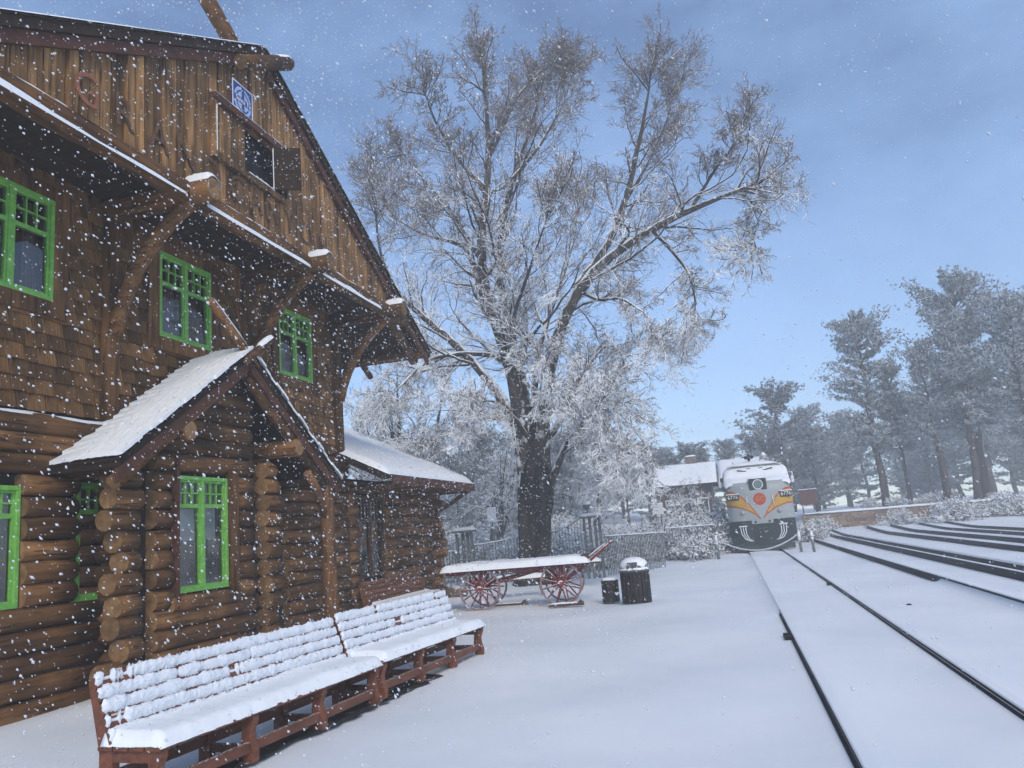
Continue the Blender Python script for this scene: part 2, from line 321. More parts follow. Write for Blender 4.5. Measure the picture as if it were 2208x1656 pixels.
# ------------------------------------------------------------------ railway tracks
def rail_path(xf, y0, y1, step=1.0): return [(xf(y), y) for y in np.arange(y0, y1 + .01, step)]
def rail(parent, xf, y0, y1, bare=lambda y: 1.0, hh=.068, seed=0):
    rng = random.Random(seed); hh = RH[xf(0)]; b = MB(); path = rail_path(xf, y0, y1, .5)
    prof = [(-.065, -.02), (-.065, .012), (-.02, .03), (-.015, hh - .035), (-.036, hh - .028), (-.036, hh), (.036, hh), (.036, hh - .028), (.015, hh - .035), (.02, .03), (.065, .012), (.065, -.02)]
    n = len(prof); V = [(x + u, y, float(gz(x, y)) + w) for x, y in path for u, w in prof]
    Fs = [(i * n + k, i * n + (k + 1) % n, (i + 1) * n + (k + 1) % n, (i + 1) * n + k) for i in range(len(path) - 1) for k in range(n)]
    b.add(V, Fs); r = b.build('rail', M['steel'], parent)
    return r
def track(name, label, rails):
    t = empty(name, (0, 0, 0)); tag(t, label, 'railway track', 'railway tracks in the yard')
    for i, a in enumerate(rails): rail(t, *a, seed=i + len(rails))
    return t
t1 = track('railway_track', 'snowed-in railway track running up to the silver locomotive, nearest the platform', [(lambda y: .69, 3.0, 56), (lambda y: 2.12, 3.0, 56)])
t2 = track('railway_track', 'second railway track from the platform, with dark exposed rails and an extra rail beside it', [(lambda y: 4.18, 7, 56), (lambda y: 5.6, 7, 56), (lambda y: 6.15, 7, 56)])
t3 = track('railway_track', 'third railway track from the platform, low dark rails in the snow', [(lambda y: 8.35, 10, 56), (lambda y: 9.75, 10, 56)])
t4 = track('railway_track', 'farthest railway track, in front of the stone wall', [(lambda y: 11.4, 12, 56), (lambda y: 12.8, 12, 56)])
def tie_clip(parent):
    me = MB().box(-.10, .02, -.06, .06, -.01, .05).mesh('rail_clip', M['steel'])
    for x, y in ((.64, 12.6), (.64, 12.35), (2.08, 20.3)): link('rail_clip', me, parent, (x, y, .0))
tie_clip(t1)
# ------------------------------------------------------------------ log station
XW, XG, YC = -8.4, -7.0, 11.38
BASE = (XW, YC, 0.0); OFF = (-XW, -YC, 0.0)
st = empty('station_building', BASE)
tag(st, 'brown log and shingle station with green windows and snowy porch', 'building')
def S(b, name, mats, bev=0): return b.build(name, mats, st, OFF, bev=bev)
def log_y(x, y0, y1, z, r, seed=0, n=10):
    rg = random.Random(seed); K = max(3, int(abs(y1 - y0) / .8) + 2)
    pts = [(x + rg.uniform(-.015, .015), y0 + (y1 - y0) * i / (K - 1), z + rg.uniform(-.012, .012)) for i in range(K)]
    b = MB().tube(pts, [r * rg.uniform(.92, 1.06) for _ in range(K)], n, True, 0, 1); return S(b, 'log', [M['log_y'], M['cut']])
def log_x(x0, x1, y, z, r, seed=0, name='log', mtl='log_x', parent=None):
    rg = random.Random(seed)
    b = MB().tube([(x0, y, z), ((x0 + x1) / 2, y, z + rg.uniform(-.01, .01)), (x1 - .03, y, z), (x1, y, z)], [r * 1.0, r * rg.uniform(.97, 1.03), r, r * .86], 10, True, 0, 1)
    return S(b, name, [M[mtl], M['cut']])
# windows: (centre y, z0, width, height, plane x)
UPW = [(7.8, 5.28, 1.34, 1.42), (11.25, 5.28, 1.34, 1.42), (14.82, 5.28, 1.34, 1.42)]
LOW = [(7.45, 1.36, 1.22, 1.46), (9.58, 1.34, 1.26, 1.56)]
def holed_wall(name, x0, x1, y0, y1, z0, z1, holes, mtl):
    b = MB(); ys = sorted({y0, y1} | {v for h in holes for v in (h[0], h[1])})
    for a, c in zip(ys[:-1], ys[1:]):
        m = (a + c) / 2; hs = sorted([(h[2], h[3]) for h in holes if h[0] < m < h[1]]); z = z0
        for h0, h1 in hs: b.box(x0, x1, a, c, z, h0); z = h1
        b.box(x0, x1, a, c, z, z1)
    return S(b, name, M[mtl])
H = lambda w: (w[0] - w[2] / 2 + .04, w[0] + w[2] / 2 - .04, w[1] + .04, w[1] + w[3] - .04)
holed_wall('upper_wall', XW - .16, XW - .03, 6.0, 16.78, 3.62, 7.25, [H(w) for w in UPW], 'dark')
holed_wall('lower_wall', XW - .22, XW - .06, 6.0, 16.78, 0, 3.618, [H(w) for w in LOW], 'dark')
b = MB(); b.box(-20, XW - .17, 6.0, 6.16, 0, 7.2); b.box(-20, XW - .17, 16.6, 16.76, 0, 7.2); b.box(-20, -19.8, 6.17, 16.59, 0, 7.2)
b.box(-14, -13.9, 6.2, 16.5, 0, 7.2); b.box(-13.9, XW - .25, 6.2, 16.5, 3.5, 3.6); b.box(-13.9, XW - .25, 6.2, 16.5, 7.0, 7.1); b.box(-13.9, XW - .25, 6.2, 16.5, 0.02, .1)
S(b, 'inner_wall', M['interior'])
def window(name, w, X, transom, sash='green', blind=None, curtains=True, label=None):
    yc, z0, W, Hh = w; fr = MB(); t = .06
    x0, x1 = -.03, .07
    fr.box(x0, x1, -W / 2, W / 2, 0, t); fr.box(x0, x1, -W / 2, W / 2, Hh - t, Hh)
    fr.box(x0, x1, -W / 2, -W / 2 + t, t, Hh - t); fr.box(x0, x1, W / 2 - t, W / 2, t, Hh - t)
    o = fr.build(name, M[sash], st, (X + OFF[0], yc + OFF[1], z0), bev=.006)
    if label: o['label'] = label
    zt = Hh * (1 - transom)
    m = MB(); m.box(x0, x1 - .012, -.042, .042, t, Hh - t); m.build('mullion', M[sash], o, bev=.005)
    for s in (-1, 1):
        ya, yb = (.042, W / 2 - t) if s > 0 else (-W / 2 + t, -.042); k = .032
        q = MB(); xa, xb = x0, x1 - .03
        q.box(xa, xb, ya, yb, t, t + k); q.box(xa, xb, ya, yb, Hh - t - k, Hh - t); q.box(xa, xb, ya, ya + k, t + k, Hh - t - k); q.box(xa, xb, yb - k, yb, t + k, Hh - t - k)
        q.box(xa, xb - .002, ya + k, yb - k, zt - .03, zt + .03); q.build('sash', M[sash], o)
        g = MB(); d = .011; ia, ib = ya + k, yb - k; za, zb = zt + .03, Hh - t - k
        for i in (1, 2): g.box(xa + .01, xb - .006, ia + (ib - ia) * i / 3 - d, ia + (ib - ia) * i / 3 + d, za, zb)
        g.box(xa + .012, xb - .009, ia, ib, (za + zb) / 2 - d, (za + zb) / 2 + d); g.build('muntin', M[sash], o)
        MB().add([(.006, ia, t + k), (.006, ib, t + k), (.006, ib, zt - .03), (.006, ia, zt - .03)], [(0, 1, 2, 3)]).build('pane', M['glass'], o)
        MB().add([(.006, ia, za), (.006, ib, za), (.006, ib, zb), (.006, ia, zb)], [(0, 1, 2, 3)]).build('pane', M['glass'], o)
        if blind:
            zb0 = t + (Hh - t) * blind
            MB().box(-.052, -.046, ya + .005, yb - (.12 if s > 0 else .03), zb0, Hh - t).build('blind', M['blind'], o)
        if curtains:
            c = MB(); cw = .24; y_ = yb - cw; pts = []
            for i in range(9): pts.append((-.16 + .02 * (i % 2), y_ + cw * i / 8))
            V = [(x, y, z) for z in (t, Hh - t) for x, y in pts]; c.add(V, [(i, i + 1, i + 10, i + 9) for i in range(8)]); c.build('curtain', M['curtain'], o)
    return o
for i, w in enumerate(UPW): window('window', w, XW, .36)
for w in LOW: window('window', w, XW, .25, curtains=False)
# casings (flat boards) round upper windows, sill snow
for w in UPW:
    y0, y1, z0, z1 = w[0] - w[2] / 2, w[0] + w[2] / 2, w[1], w[1] + w[3]
    b = MB(); b.box(XW, XW + .065, y0 - .25, y0 - .002, z0 - .22, z1 + .2); b.box(XW, XW + .065, y1 + .002, y1 + .25, z0 - .22, z1 + .2); b.box(XW, XW + .067, y0 - .002, y1 + .002, z0 - .22, z0 - .002); b.box(XW, XW + .067, y0 - .002, y1 + .002, z1 + .002, z1 + .2)
    S(b, 'window_casing', M['log_z'])
# upper wall shingles: every piece is a part (the 300 nearest), the rest one part
SHM = {}
def shingle_mesh(k):
    w = .12 + .03 * k
    if k not in SHM:
        b = MB(); hh = .235
        b.add([(-.004, 0, hh), (-.004, w, hh), (.032, w, 0), (.032, 0, 0), (-.02, 0, hh), (-.02, w, hh), (-.02, w, 0), (-.02, 0, 0)],
              [(0, 3, 2, 1), (4, 5, 6, 7), (0, 1, 5, 4), (3, 7, 6, 2), (0, 4, 7, 3), (1, 2, 6, 5)])
        SHM[k] = (b.mesh('shingle', M['shingle']), b)
    return w, SHM[k]
def shingles():
    items = []; rg = random.Random(5); row = 0; z = 3.80
    while z < 7.15:
        y = 6.02 - rg.random() * .2
        while y < 16.6:
            k = rg.randrange(0, 8); w, (me, bb) = shingle_mesh(k)
            ok = True
            for q in UPW:
                if y + w > q[0] - q[2] / 2 - .01 and y < q[0] + q[2] / 2 + .01 and z + .225 > q[1] - .01 and z < q[1] + q[3] + .01: ok = False
            if ok: items.append((math.hypot(XW, y) + abs(z - 1.8) * .3, y, z + rg.uniform(-.014, .014), k, rg.uniform(-.006, .008), rg.uniform(-.012, .012)))
            y += w + rg.uniform(.008, .022)
        z += .205; row += 1
    vis = [i for i in items if i[1] > 7.3]; vis.sort()
    first = set(vis[:300]); rest = MB()
    for it in items:
        d, y, z, k, dx, rx = it; w, (me, bb) = shingle_mesh(k)
        if it in first: link('shingle', me, st, (dx + .005, y - YC, z), (rx, 0, 0))
        else: rest.add([(XW + dx + .005 + a, y + c, z + e) for a, c, e in bb.v], bb.f)
    o = rest.build('shingles', M['shingle'], st, OFF); o['kind'] = 'stuff'
shingles()
# posts of the upper storey, sill beam, knee braces, projecting beams
BY = [6.1, 9.52, 13.05, 16.62]
for i, y in enumerate(BY):
    if i == 0: S(MB().tube([(XW + .03, y, 3.75), (XW + .03, y, 7.05)], .15, 10, True, 0, 1), 'wall_post', [M['log_z'], M['cut']]); continue
    b = MB().tube([(XW + .03, y, 3.75), (XW + .03, y, 5.4), (XW + .03, y, 7.05)], [.15, .145, .15], 10, True, 0, 1); S(b, 'wall_post', [M['log_z'], M['cut']])
    log_x(XW - .3, XG + .42, y - .28 * 0, 6.98, .19, i, 'projecting_beam')
    P0, P1, P2 = Vector((XW + .12, y, 5.05)), Vector((XW + .42, y, 6.25)), Vector((XG + .02, y, 6.84))
    pts = [(1 - t) ** 2 * P0 + 2 * t * (1 - t) * P1 + t * t * P2 for t in [k / 7 for k in range(8)]]
    S(MB().tube(pts, .115, 8, True, 0, 1), 'knee_brace', [M['log_x'], M['cut']])
    snow_slab(lambda u, v, y=y: (XG - .02 + .45 * u, y - .16 + .32 * v, 7.165 - .36 * (v - .5) ** 2), 8, 8, .085, 'beam_snow', M['snow'], st, OFF, seed=40 + i, edge=.3)
log_y(XW + .05, 5.9, 16.9, 3.60, .145, 3)
snow_slab(lambda u, v: (XW + .05 + .11 * v, 6.0 + 4.6 * u, 3.725 - .35 * (v) ** 2 * .3), 40, 4, .035, 'ledge_snow', M['snow'], st, OFF, seed=9, rough=.9, edge=.3)
# gable log with snow line, soffit
log_y(XG - .02, 5.35, 17.5, 6.98, .17, 8)
for y0, y1, sd in ((5.6, 9.3, 1), (9.75, 12.85, 2), (13.3, 16.0, 3)):
    snow_slab(lambda u, v, y0=y0, y1=y1: (XG - .03 + .17 * v, y0 + (y1 - y0) * u, 7.125 - .28 * v * v), 46, 4, .055, 'ledge_snow', M['snow'], st, OFF, seed=sd, rough=.8, edge=.12)
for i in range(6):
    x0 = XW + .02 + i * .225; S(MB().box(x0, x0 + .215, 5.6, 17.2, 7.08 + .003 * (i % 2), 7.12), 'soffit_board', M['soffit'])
# gable wall boards
TAN = .53; ZR = 10.42
roof_z = lambda y: ZR - TAN * abs(y - YC)
rg = random.Random(21); y = 5.2
ATT = (10.12, 12.12, 7.90, 8.74)
while y < 17.55:
    w = rg.uniform(.16, .24); y1 = min(y + w - rg.uniform(.012, .03), 17.6); dx = rg.choice((0, .015, .03, .045)) 
    za, zb = roof_z(y) - .22, roof_z(y1) - .22
    if min(za, zb) > 7.13:
        pieces = [(7.10, za, zb)]
        if y1 > ATT[0] and y < ATT[1]: pieces = [(7.10, ATT[2], ATT[2]), (ATT[3], za, zb)]
        for z0, a, c in pieces:
            S(MB().prism([(y, z0), (y1, z0), (y1, c), (y, a)], 0, XG - .05, XG + dx), 'board', M['board'])
    y += w
S(MB().prism([(5.4, 7.13), (17.4, 7.13), (YC, 10.2)], 0, XG - .30, XG - .26), 'gable_back', M['interior'])
# attic hatch
b = MB(); b.box(XG - .02, XG + .12, 10.0, 12.2, 8.75, 8.86); S(b, 'hatch_header', M['fascia'], .01)
b = MB(); b.box(XG - .02, XG + .10, 10.0, 10.11, 7.8, 8.745); b.box(XG - .02, XG + .10, 12.125, 12.22, 7.8, 8.745); b.box(XG - .02, XG + .11, 10.11, 12.125, 7.79, 7.895); S(b, 'hatch_frame', M['board'])
hs = MB()
for i in range(4): hs.box(XG - .02, XG + .03 + .008 * (i % 2), 10.12 + i * .20, 10.31 + i * .20, 7.9, 8.74)
S(hs, 'hatch_shutter', M['board'])
MB().box(XG - .2, XG - .17, 10.92, 11.66, 7.9, 8.74).build('hatch_opening', M['interior'], st, OFF)
hs = MB(); hs.beam((XG + .07, 11.70, 8.32), (XG + .50, 11.92, 8.32), .035, .78); S(hs, 'hatch_shutter', M['soffit'])
for q in ((10.0, 10.11, 10.06), (11.655, 11.675, 11.66)):
    snow_slab(lambda u, v, q=q: (XG + .10 + .02 * v, q[0] + (q[1] - q[0]) * .5, 7.9 + .8 * u), 12, 3, .02, 'hatch_snow', M['snow'], st, OFF, seed=4)
snow_slab(lambda u, v: (XG + .02 + .11 * v, 10.0 + 2.2 * u, 8.862), 20, 4, .035, 'hatch_snow', M['snow'], st, OFF, seed=14, rough=.8)
snow_slab(lambda u, v: (XG + .03 + .09 * v, 10.9 + .8 * u, 7.897), 12, 4, .04, 'hatch_snow', M['snow'], st, OFF, seed=15, rough=.6)
# main roof
def roof_half(s, x0, x1, yc, half, zr, tan, th, up=0.0):
    ye = yc + s * half; ze = zr - tan * half
    P = [(yc, zr + up), (ye, ze + up), (ye, ze + up - th), (yc, zr + up - th)]
    return MB().prism(P, 0, x0, x1)
RX = XG + .16
for s in (1, -1):
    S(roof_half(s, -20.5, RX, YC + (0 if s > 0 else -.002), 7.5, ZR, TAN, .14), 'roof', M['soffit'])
    # shingle edge courses showing at the rake
    e = MB()
    for k in range(30):
        t0, t1 = k / 30 * 7.5, (k + 1) / 30 * 7.5; ya, yb = YC + s * t0, YC + s * (t1 + .05)
        e.prism([(ya, ZR + .004 - TAN * t0), (yb, ZR + .03 - TAN * (t1 + .05)), (yb, ZR + .001 - TAN * (t1 + .05)), (ya, ZR + .001 - TAN * t0)], 0, RX - .5, RX + .03)
    S(e, 'roof_shingle_edge', M['dark'])
    snow_slab(lambda u, v, s=s: (-20.4 + (RX + 20.43) * v, YC + s * (.02 + 7.46 * u), ZR + .035 - TAN * (.02 + 7.46 * u)), 24, 30, .12 if s < 0 else .05, 'roof_snow', M['snow'], st, OFF, seed=60 + s, edge=.02)
    # fascia board and rake log, crossing at the apex
    f = MB(); f.prism([(YC + s * .16, ZR - .15 - TAN * .16), (YC + s * 7.5, ZR - .15 - TAN * 7.5), (YC + s * 7.5, ZR - .33 - TAN * 7.5), (YC + s * .16, ZR - .33 - TAN * .16)], 0, RX - .11, RX - .05)
    S(f, 'fascia', M['fascia'])
    ext = 1.75 if s > 0 else .62; a0 = 7.3
    dx = -.22 if s > 0 else .26
    a0 = a0 if s > 0 else .9
    S(MB().tube([(XG + dx, YC + s * a0, ZR - .34 - TAN * a0), (XG + dx, YC + s * a0 * .5, ZR - .32 - TAN * a0 * .5), (XG + dx, YC - s * ext, ZR - .30 + TAN * ext * 1.06)], [.12, .125, .135], 10, True, 0, 1), 'rake_log', [M['log_y'], M['cut']])
    if s > 0:
        snow_slab(lambda u, v, dx=dx: (XG + dx - .12 + .24 * v, YC - .55 - 1.2 * u, ZR - .30 + TAN * 1.06 * (.55 + 1.2 * u) + .118 - .9 * (v - .5) ** 2 * .4), 14, 6, .05, 'rake_log_snow', M['snow'], st, OFF, seed=5)
    else:
        snow_slab(lambda u, v, dx=dx: (XG + dx - .12 + .24 * v, YC + .2 + .42 * u, ZR - .30 + TAN * 1.06 * (.2 + .42 * u) + .118 - .9 * (v - .5) ** 2 * .4), 8, 6, .05, 'rake_log_snow', M['snow'], st, OFF, seed=6)
    for t in (3.0, 5.2, 7.1):   # purlins under the overhang
        S(MB().tube([(-9, YC + s * t, ZR - .32 - TAN * t), (RX - .13, YC + s * t, ZR - .32 - TAN * t)], .10, 8, True, 0, 1), 'purlin', [M['log_x'], M['cut']])
for x in (-8.6, -9.8, -11.0):
    S(MB().tube([(x, YC + 5.3, ZR - .30 - TAN * 5.3), (x, YC + 7.7, ZR - .30 - TAN * 7.7)], .075, 8, True, 0, 1), 'rafter_tail', [M['log_y'], M['cut']])
# ground floor log wall left of the bay and behind the porch
rg = random.Random(31)
def seg_logs(x, y0, y1, zs, r, holes):
    for i, z in enumerate(zs):
        cuts = [(y0, y1)]
        for h in holes:
            if h[2] - r * .6 < z < h[3] + r * .6:
                cuts = [p for a, c in cuts for p in ((a, min(c, h[0] - .03)), (max(a, h[1] + .03), c)) if p[1] - p[0] > .08]
        for a, c in cuts: log_y(x, a + rg.uniform(-.02, .02), c, z, r, rg.randrange(9999))
seg_logs(XW + .02, 6.0, 9.5, [.14 + .27 * i for i in range(13)], .138, [(w[0] - w[2] / 2, w[0] + w[2] / 2, w[1], w[1] + w[3]) for w in LOW])
DOOR = (13.15, 14.15, .0, 2.25)
seg_logs(XW + .02, 12.1, 16.8, [.14 + .27 * i for i in range(13)], .138, [DOOR])
b = MB()
for i in range(5): b.box(XW - .05, XW + .02 + .006 * (i % 2), DOOR[0] + .02 + i * .19, DOOR[0] + .205 + i * .19, .06, 2.2)
d_ = S(b, 'door', M['dark']); b = MB().box(XW + .028, XW + .10, DOOR[0] + .07, DOOR[0] + .10, 1.0, 1.15); b.build('handle', M['steel'], d_)
# bay under the porch
XB = -7.75; BW = (10.68, 1.30, 1.24, 1.68)
zs = [.15 + .275 * i for i in range(17)]
for i, z in enumerate(zs):
    half = (4.80 - z) / .66
    if half < .3: break
    a, c = max(9.62, YC - half), min(12.02, YC + half)
    hole = 1.25 - .1 < z < 3.0 + .08
    parts = [(a, BW[0] - BW[2] / 2 - .07), (BW[0] + BW[2] / 2 + .25, c)] if hole else [(a, c)]
    for p in parts:
        if p[1] - p[0] > .1: log_y(XB, p[0], p[1], z, .142, i)
    if z < 3.2:
        e = rg.uniform(-.10, .14) + (.1 if z < .7 else 0)
        log_y(XB + rg.uniform(-.02, .05), 8.92 - e, 9.30, z, .145, i + 50); 
        log_y(XB + rg.uniform(-.02, .05), 12.42, 12.80 + rg.uniform(-.12, .12), z, .145, i + 90)
        log_x(XW - .1, XB - .10, 9.46, z + .13, .13, i); log_x(XW - .1, XB - .10, 12.22, z + .13, .13, i + 7)
holed_wall('bay_wall', XB - .16, XB - .06, 9.40, 12.3, 0, 3.1, [H(BW)], 'dark')
window('window', BW, XB + .04, .26, blind=.42, curtains=False, label='green bay window with half lowered white blind')
S(MB().tube([(XB + .10, BW[0] + BW[2] / 2 + .13, 1.2), (XB + .10, BW[0] + BW[2] / 2 + .13, 3.12)], .105, 10, True, 0, 1), 'window_post', [M['log_z'], M['cut']])
S(MB().box(XB + .06, XB + .17, BW[0] - BW[2] / 2 - .065, BW[0] - BW[2] / 2 - .01, 1.1, 3.25), 'window_casing', M['fascia'])
S(MB().tube([(XB + .06, BW[0] - BW[2] / 2 - .12, 1.16), (XB + .06, BW[0] + BW[2] / 2 + .3, 1.16)], .12, 8, True, 0, 1), 'window_sill', [M['log_y'], M['cut']])
# porch gable roof
XP, PZ, PT, PH = -7.23, 5.0, .655, 2.95
for s in (1, -1):
    S(roof_half(s, XW - .02, XP, YC, PH, PZ, PT, .10), 'porch_roof', M['soffit'])
    e = MB(); n = 17
    for k in range(n):
        t0, t1 = k / n * PH, (k + 1) / n * PH; ya, yb = YC + s * t0, YC + s * (t1 + .03)
        e.prism([(ya, PZ + .004 - PT * t0), (yb, PZ + .036 - PT * (t1 + .03)), (yb, PZ + .002 - PT * (t1 + .03)), (ya, PZ + .002 - PT * t0)], 0, XW, XP + .03)
    S(e, 'porch_shingle_course', M['dark'])
    f = MB(); f.prism([(YC + s * .02, PZ - .11 - PT * .02), (YC + s * PH, PZ - .11 - PT * PH), (YC + s * PH, PZ - .30 - PT * PH), (YC + s * .02, PZ - .30 - PT * .02)], 0, XP - .07, XP - .015)
    S(f, 'porch_fascia', M['fascia'])
    a0 = 2.85; S(MB().tube([(XP - .17, YC + s * a0, PZ - .34 - PT * a0), (XP - .17, YC + s * .1, PZ - .34)], .10, 8, True, 0, 1), 'porch_rafter_log', [M['log_y'], M['cut']])
    ext = 1.0 if s > 0 else .5; dx = -.05 if s > 0 else .09
    S(MB().tube([(XP + dx, YC + s * .25, PZ - .02 - PT * .25), (XP + dx, YC - s * ext, PZ + .02 + PT * ext * .95)], .065, 8, True, 0, 1), 'crossed_pole', [M['log_y'], M['cut']])
    snow_slab(lambda u, v, s=s, ext=ext, dx=dx: (XP + dx - .06 + .12 * v, YC - s * (.1 + (ext - .12) * u), PZ + .075 + PT * .95 * (.1 + (ext - .12) * u) - .12 * (v - .5) ** 2), 10, 5, .045, 'pole_snow', M['snow'], st, OFF, seed=71)
    log_x(XW, XP - .02, YC + s * 1.52, 3.57, .165, 77, 'porch_purlin')
# stepped snow on the porch roof courses
for s, th in ((-1, .085), (1, .03)):
    nC = 17; V = []; Fs = []; nx = 26; rgn = np.random.default_rng(8)
    for k in range(nC):
        t0, t1 = k / nC * PH, (k + 1) / nC * PH + (.0 if k < nC - 1 else .04)
        for e_, t in ((0, t0 + .004), (1, t1 - .002)):
            for i in range(nx + 1):
                u = i / nx; x = XW + .13 + (XP + .055 - XW - .13) * u + .02 * math.sin(k * 1.7)
                front = sstep(0, .45, u); lift = th * (.30 + .70 * front) + .004 * rgn.normal()
                z = PZ + .036 - PT * t + lift + (.030 * (1 - front) - .0 if e_ else 0)
                V.append((x, YC + s * t, z))
    for r in range(nC * 2 - 1):
        for i in range(nx): a = r * (nx + 1) + i; Fs.append((a, a + 1, a + nx + 2, a + nx + 1))
    n1 = len(V); V += [(x, y, z - .05) for x, y, z in V]
    for i in range(nx): a = (nC * 2 - 1) * (nx + 1) + i; Fs.append((a, a + 1, a + 1 + n1, a + n1))
    for r in range(nC * 2 - 1): a = r * (nx + 1) + nx; Fs.append((a, a + nx + 1, a + nx + 1 + n1, a + n1))
    bb = MB(); bb.add(V, Fs); bb.build('porch_snow', M['snow'], st, OFF)
S(MB().tube([(XP - .16, 14.12, .0), (XP - .16, 14.12, 1.5), (XP - .16, 14.10, 2.95)], [.145, .135, .13], 12, True, 0, 1), 'porch_post', [M['log_z'], M['cut']])
S(MB().tube([(XP - .16, 14.05, 2.35), (XP - .16, 13.75, 2.85), (XP - .16, 13.4, 3.15)], .08, 8, True, 0, 1), 'porch_brace', [M['log_y'], M['cut']])
S(MB().beam((XP - .2, 8.8, 3.0), (XW, 8.8, 3.0), .16, .16), 'porch_plate', M['log_x'])
S(MB().beam((XP - .2, 14.0, 3.02), (XW, 14.0, 3.02), .16, .16), 'porch_plate', M['log_x'])
# low wing beyond the corner
WY0, WY1 = 16.8, 22.45; WWIN = (18.1, 1.0, 1.5, 1.9)
seg_logs(XW + .02, WY0, WY1, [.14 + .27 * i for i in range(12)], .138, [(WWIN[0] - .75, WWIN[0] + .75, WWIN[1], WWIN[1] + WWIN[3])])
holed_wall('wing_wall', XW - .22, XW - .06, WY0, WY1 - .1, 0, 3.3, [H(WWIN)], 'dark')
S(MB().box(-13, XW - .3, WY0, WY1 - .2, .02, 3.2).box(-13, XW - .25, WY1 - .18, WY1 - .1, 0, 3.2), 'wing_inner_wall', M['interior'])
window('window', WWIN, XW, .3, 'brownframe', label='brown framed dark window of the low wing')
for i in range(12): log_x(-12, XW + .42 + rg.uniform(-.12, .12), WY1 - .3, .28 + .27 * i, .135, i); log_y(XW + .04, WY1, WY1 + .3 + rg.uniform(-.1, .15), .14 + .27 * i, .14, i)
EX, EZ, WT = -7.2, 3.25, .5
S(MB().prism([(EX, EZ), (-12.4, EZ + WT * 5.2), (-17, EZ + WT * .6), (-17, EZ + WT * .6 - .1), (-12.4, EZ + WT * 5.2 - .1), (EX, EZ - .1)], 1, 16.3, 22.85), 'wing_roof', M['soffit'])
S(MB().box(EX - .01, EX + .04, 16.85, 22.9, EZ - .2, EZ + .01), 'wing_fascia', M['fascia'])
S(MB().prism([(EX, EZ - .02), (-12.4, EZ + WT * 5.2 - .02), (-12.4, EZ + WT * 5.2 - .2), (EX, EZ - .2)], 1, 22.86, 22.9), 'wing_fascia', M['fascia'])
snow_slab(lambda u, v: (EX + .05 - 5.2 * u, 16.5 + 6.42 * v, EZ + .012 + WT * 5.2 * u), 26, 30, .13, 'wing_roof_snow', M['snow'], st, OFF, seed=31, edge=.03)
for i in range(9): log_x(XW, EX - .03, 16.95 + i * .72, EZ - .17, .06, i, 'rafter_tail')
S(MB().tube([(XW + .1, 22.3, 2.45), (XW + .6, 22.6, 2.75), (EX - .1, 22.75, 3.08)], .06, 8), 'wing_brace', M['log_x'])
S(MB().tube([(XW - .1, 22.1, 2.5), (XW - .1, 22.75, 3.2)], .06, 8), 'wing_brace', M['log_y'])
# ------------------------------------------------------------------ sign and letters on the gable
def emblem():
    e = empty('emblem_sign', (XG + .085, 10.80, 9.10)); tag(e, 'square blue enamel sign with pale circle and cross high on the gable', 'sign')
    s = .29
    MB().box(-.02, .0, -s, s, -s, s).build('sign_panel', M['blue'], e)
    b = MB(); t = .022
    for q in ((-s, s, -s, -s + t), (-s, s, s - t, s), (-s, -s + t, -s + t, s - t), (s - t, s, -s + t, s - t)): b.box(.001, .006, *q)
    b.build('sign_border', M['white'], e)
    def ring(r0, r1, x, mtl, name, a0=0, a1=2 * math.pi, n=40):
        V = []; 
        for i in range(n + 1):
            a = a0 + (a1 - a0) * i / n
            for r in (r0, r1): V.append((x, r * math.cos(a), r * math.sin(a)))
        b = MB(); b.add(V, [(2 * i, 2 * i + 1, 2 * i + 3, 2 * i + 2) for i in range(n)]); return b.build(name, M[mtl], e)
    ring(.195, .245, .003, 'pale', 'sign_ring'); ring(0.001, .165, .004, 'pale', 'sign_disc')
    MB().box(.005, .009, -.245, .245, -.048, .048).build('cross_bar', M['blue'], e)
    MB().box(.005, .009, -.036, .036, .049, .245).box(.005, .009, -.036, .036, -.245, -.049).build('cross_bar', M['blue'], e)
    text_obj('Santa', .125, .004, M['white'], 'sign_lettering', e, (.012, -.075, 0), (math.pi / 2, 0, math.pi / 2)); text_obj('Fe', .125, .004, M['white'], 'sign_lettering', e, (.012, .165, 0), (math.pi / 2, 0, math.pi / 2))
emblem()
word = 'GRAND CANYON'; ypos = [7.50, 8.13, 8.80, 9.40, 10.0, None, 10.65, 11.18, 11.70, 12.25, 12.85, 13.45]
for i, (ch, yy) in enumerate(zip(word, ypos)):
    if yy is None: continue
    o = text_obj(ch, .62, .018, M['copper'] if i == 0 else M['tarnish'], 'wall_letter', None, (XG + .056, yy, 7.50), (math.pi / 2, 0, math.pi / 2))
    nth = {0: 'copper capital letter G in a lit tone, leftmost on the gable boards', 1: 'tarnished capital letter R right of the copper G', 2: 'tarnished capital letter A after the R', 3: 'tarnished capital letter N between A and D',
           4: 'tarnished capital letter D ending the first word', 6: 'tarnished capital letter C below the attic hatch', 7: 'tarnished capital letter A after the C', 8: 'tarnished capital letter N before the Y', 9: 'tarnished capital letter Y on the gable',
           10: 'tarnished capital letter O after the Y', 11: 'tarnished capital letter N, last on the gable'}[i]
    tag(o, nth, 'letter', 'letters of the station name on the gable')
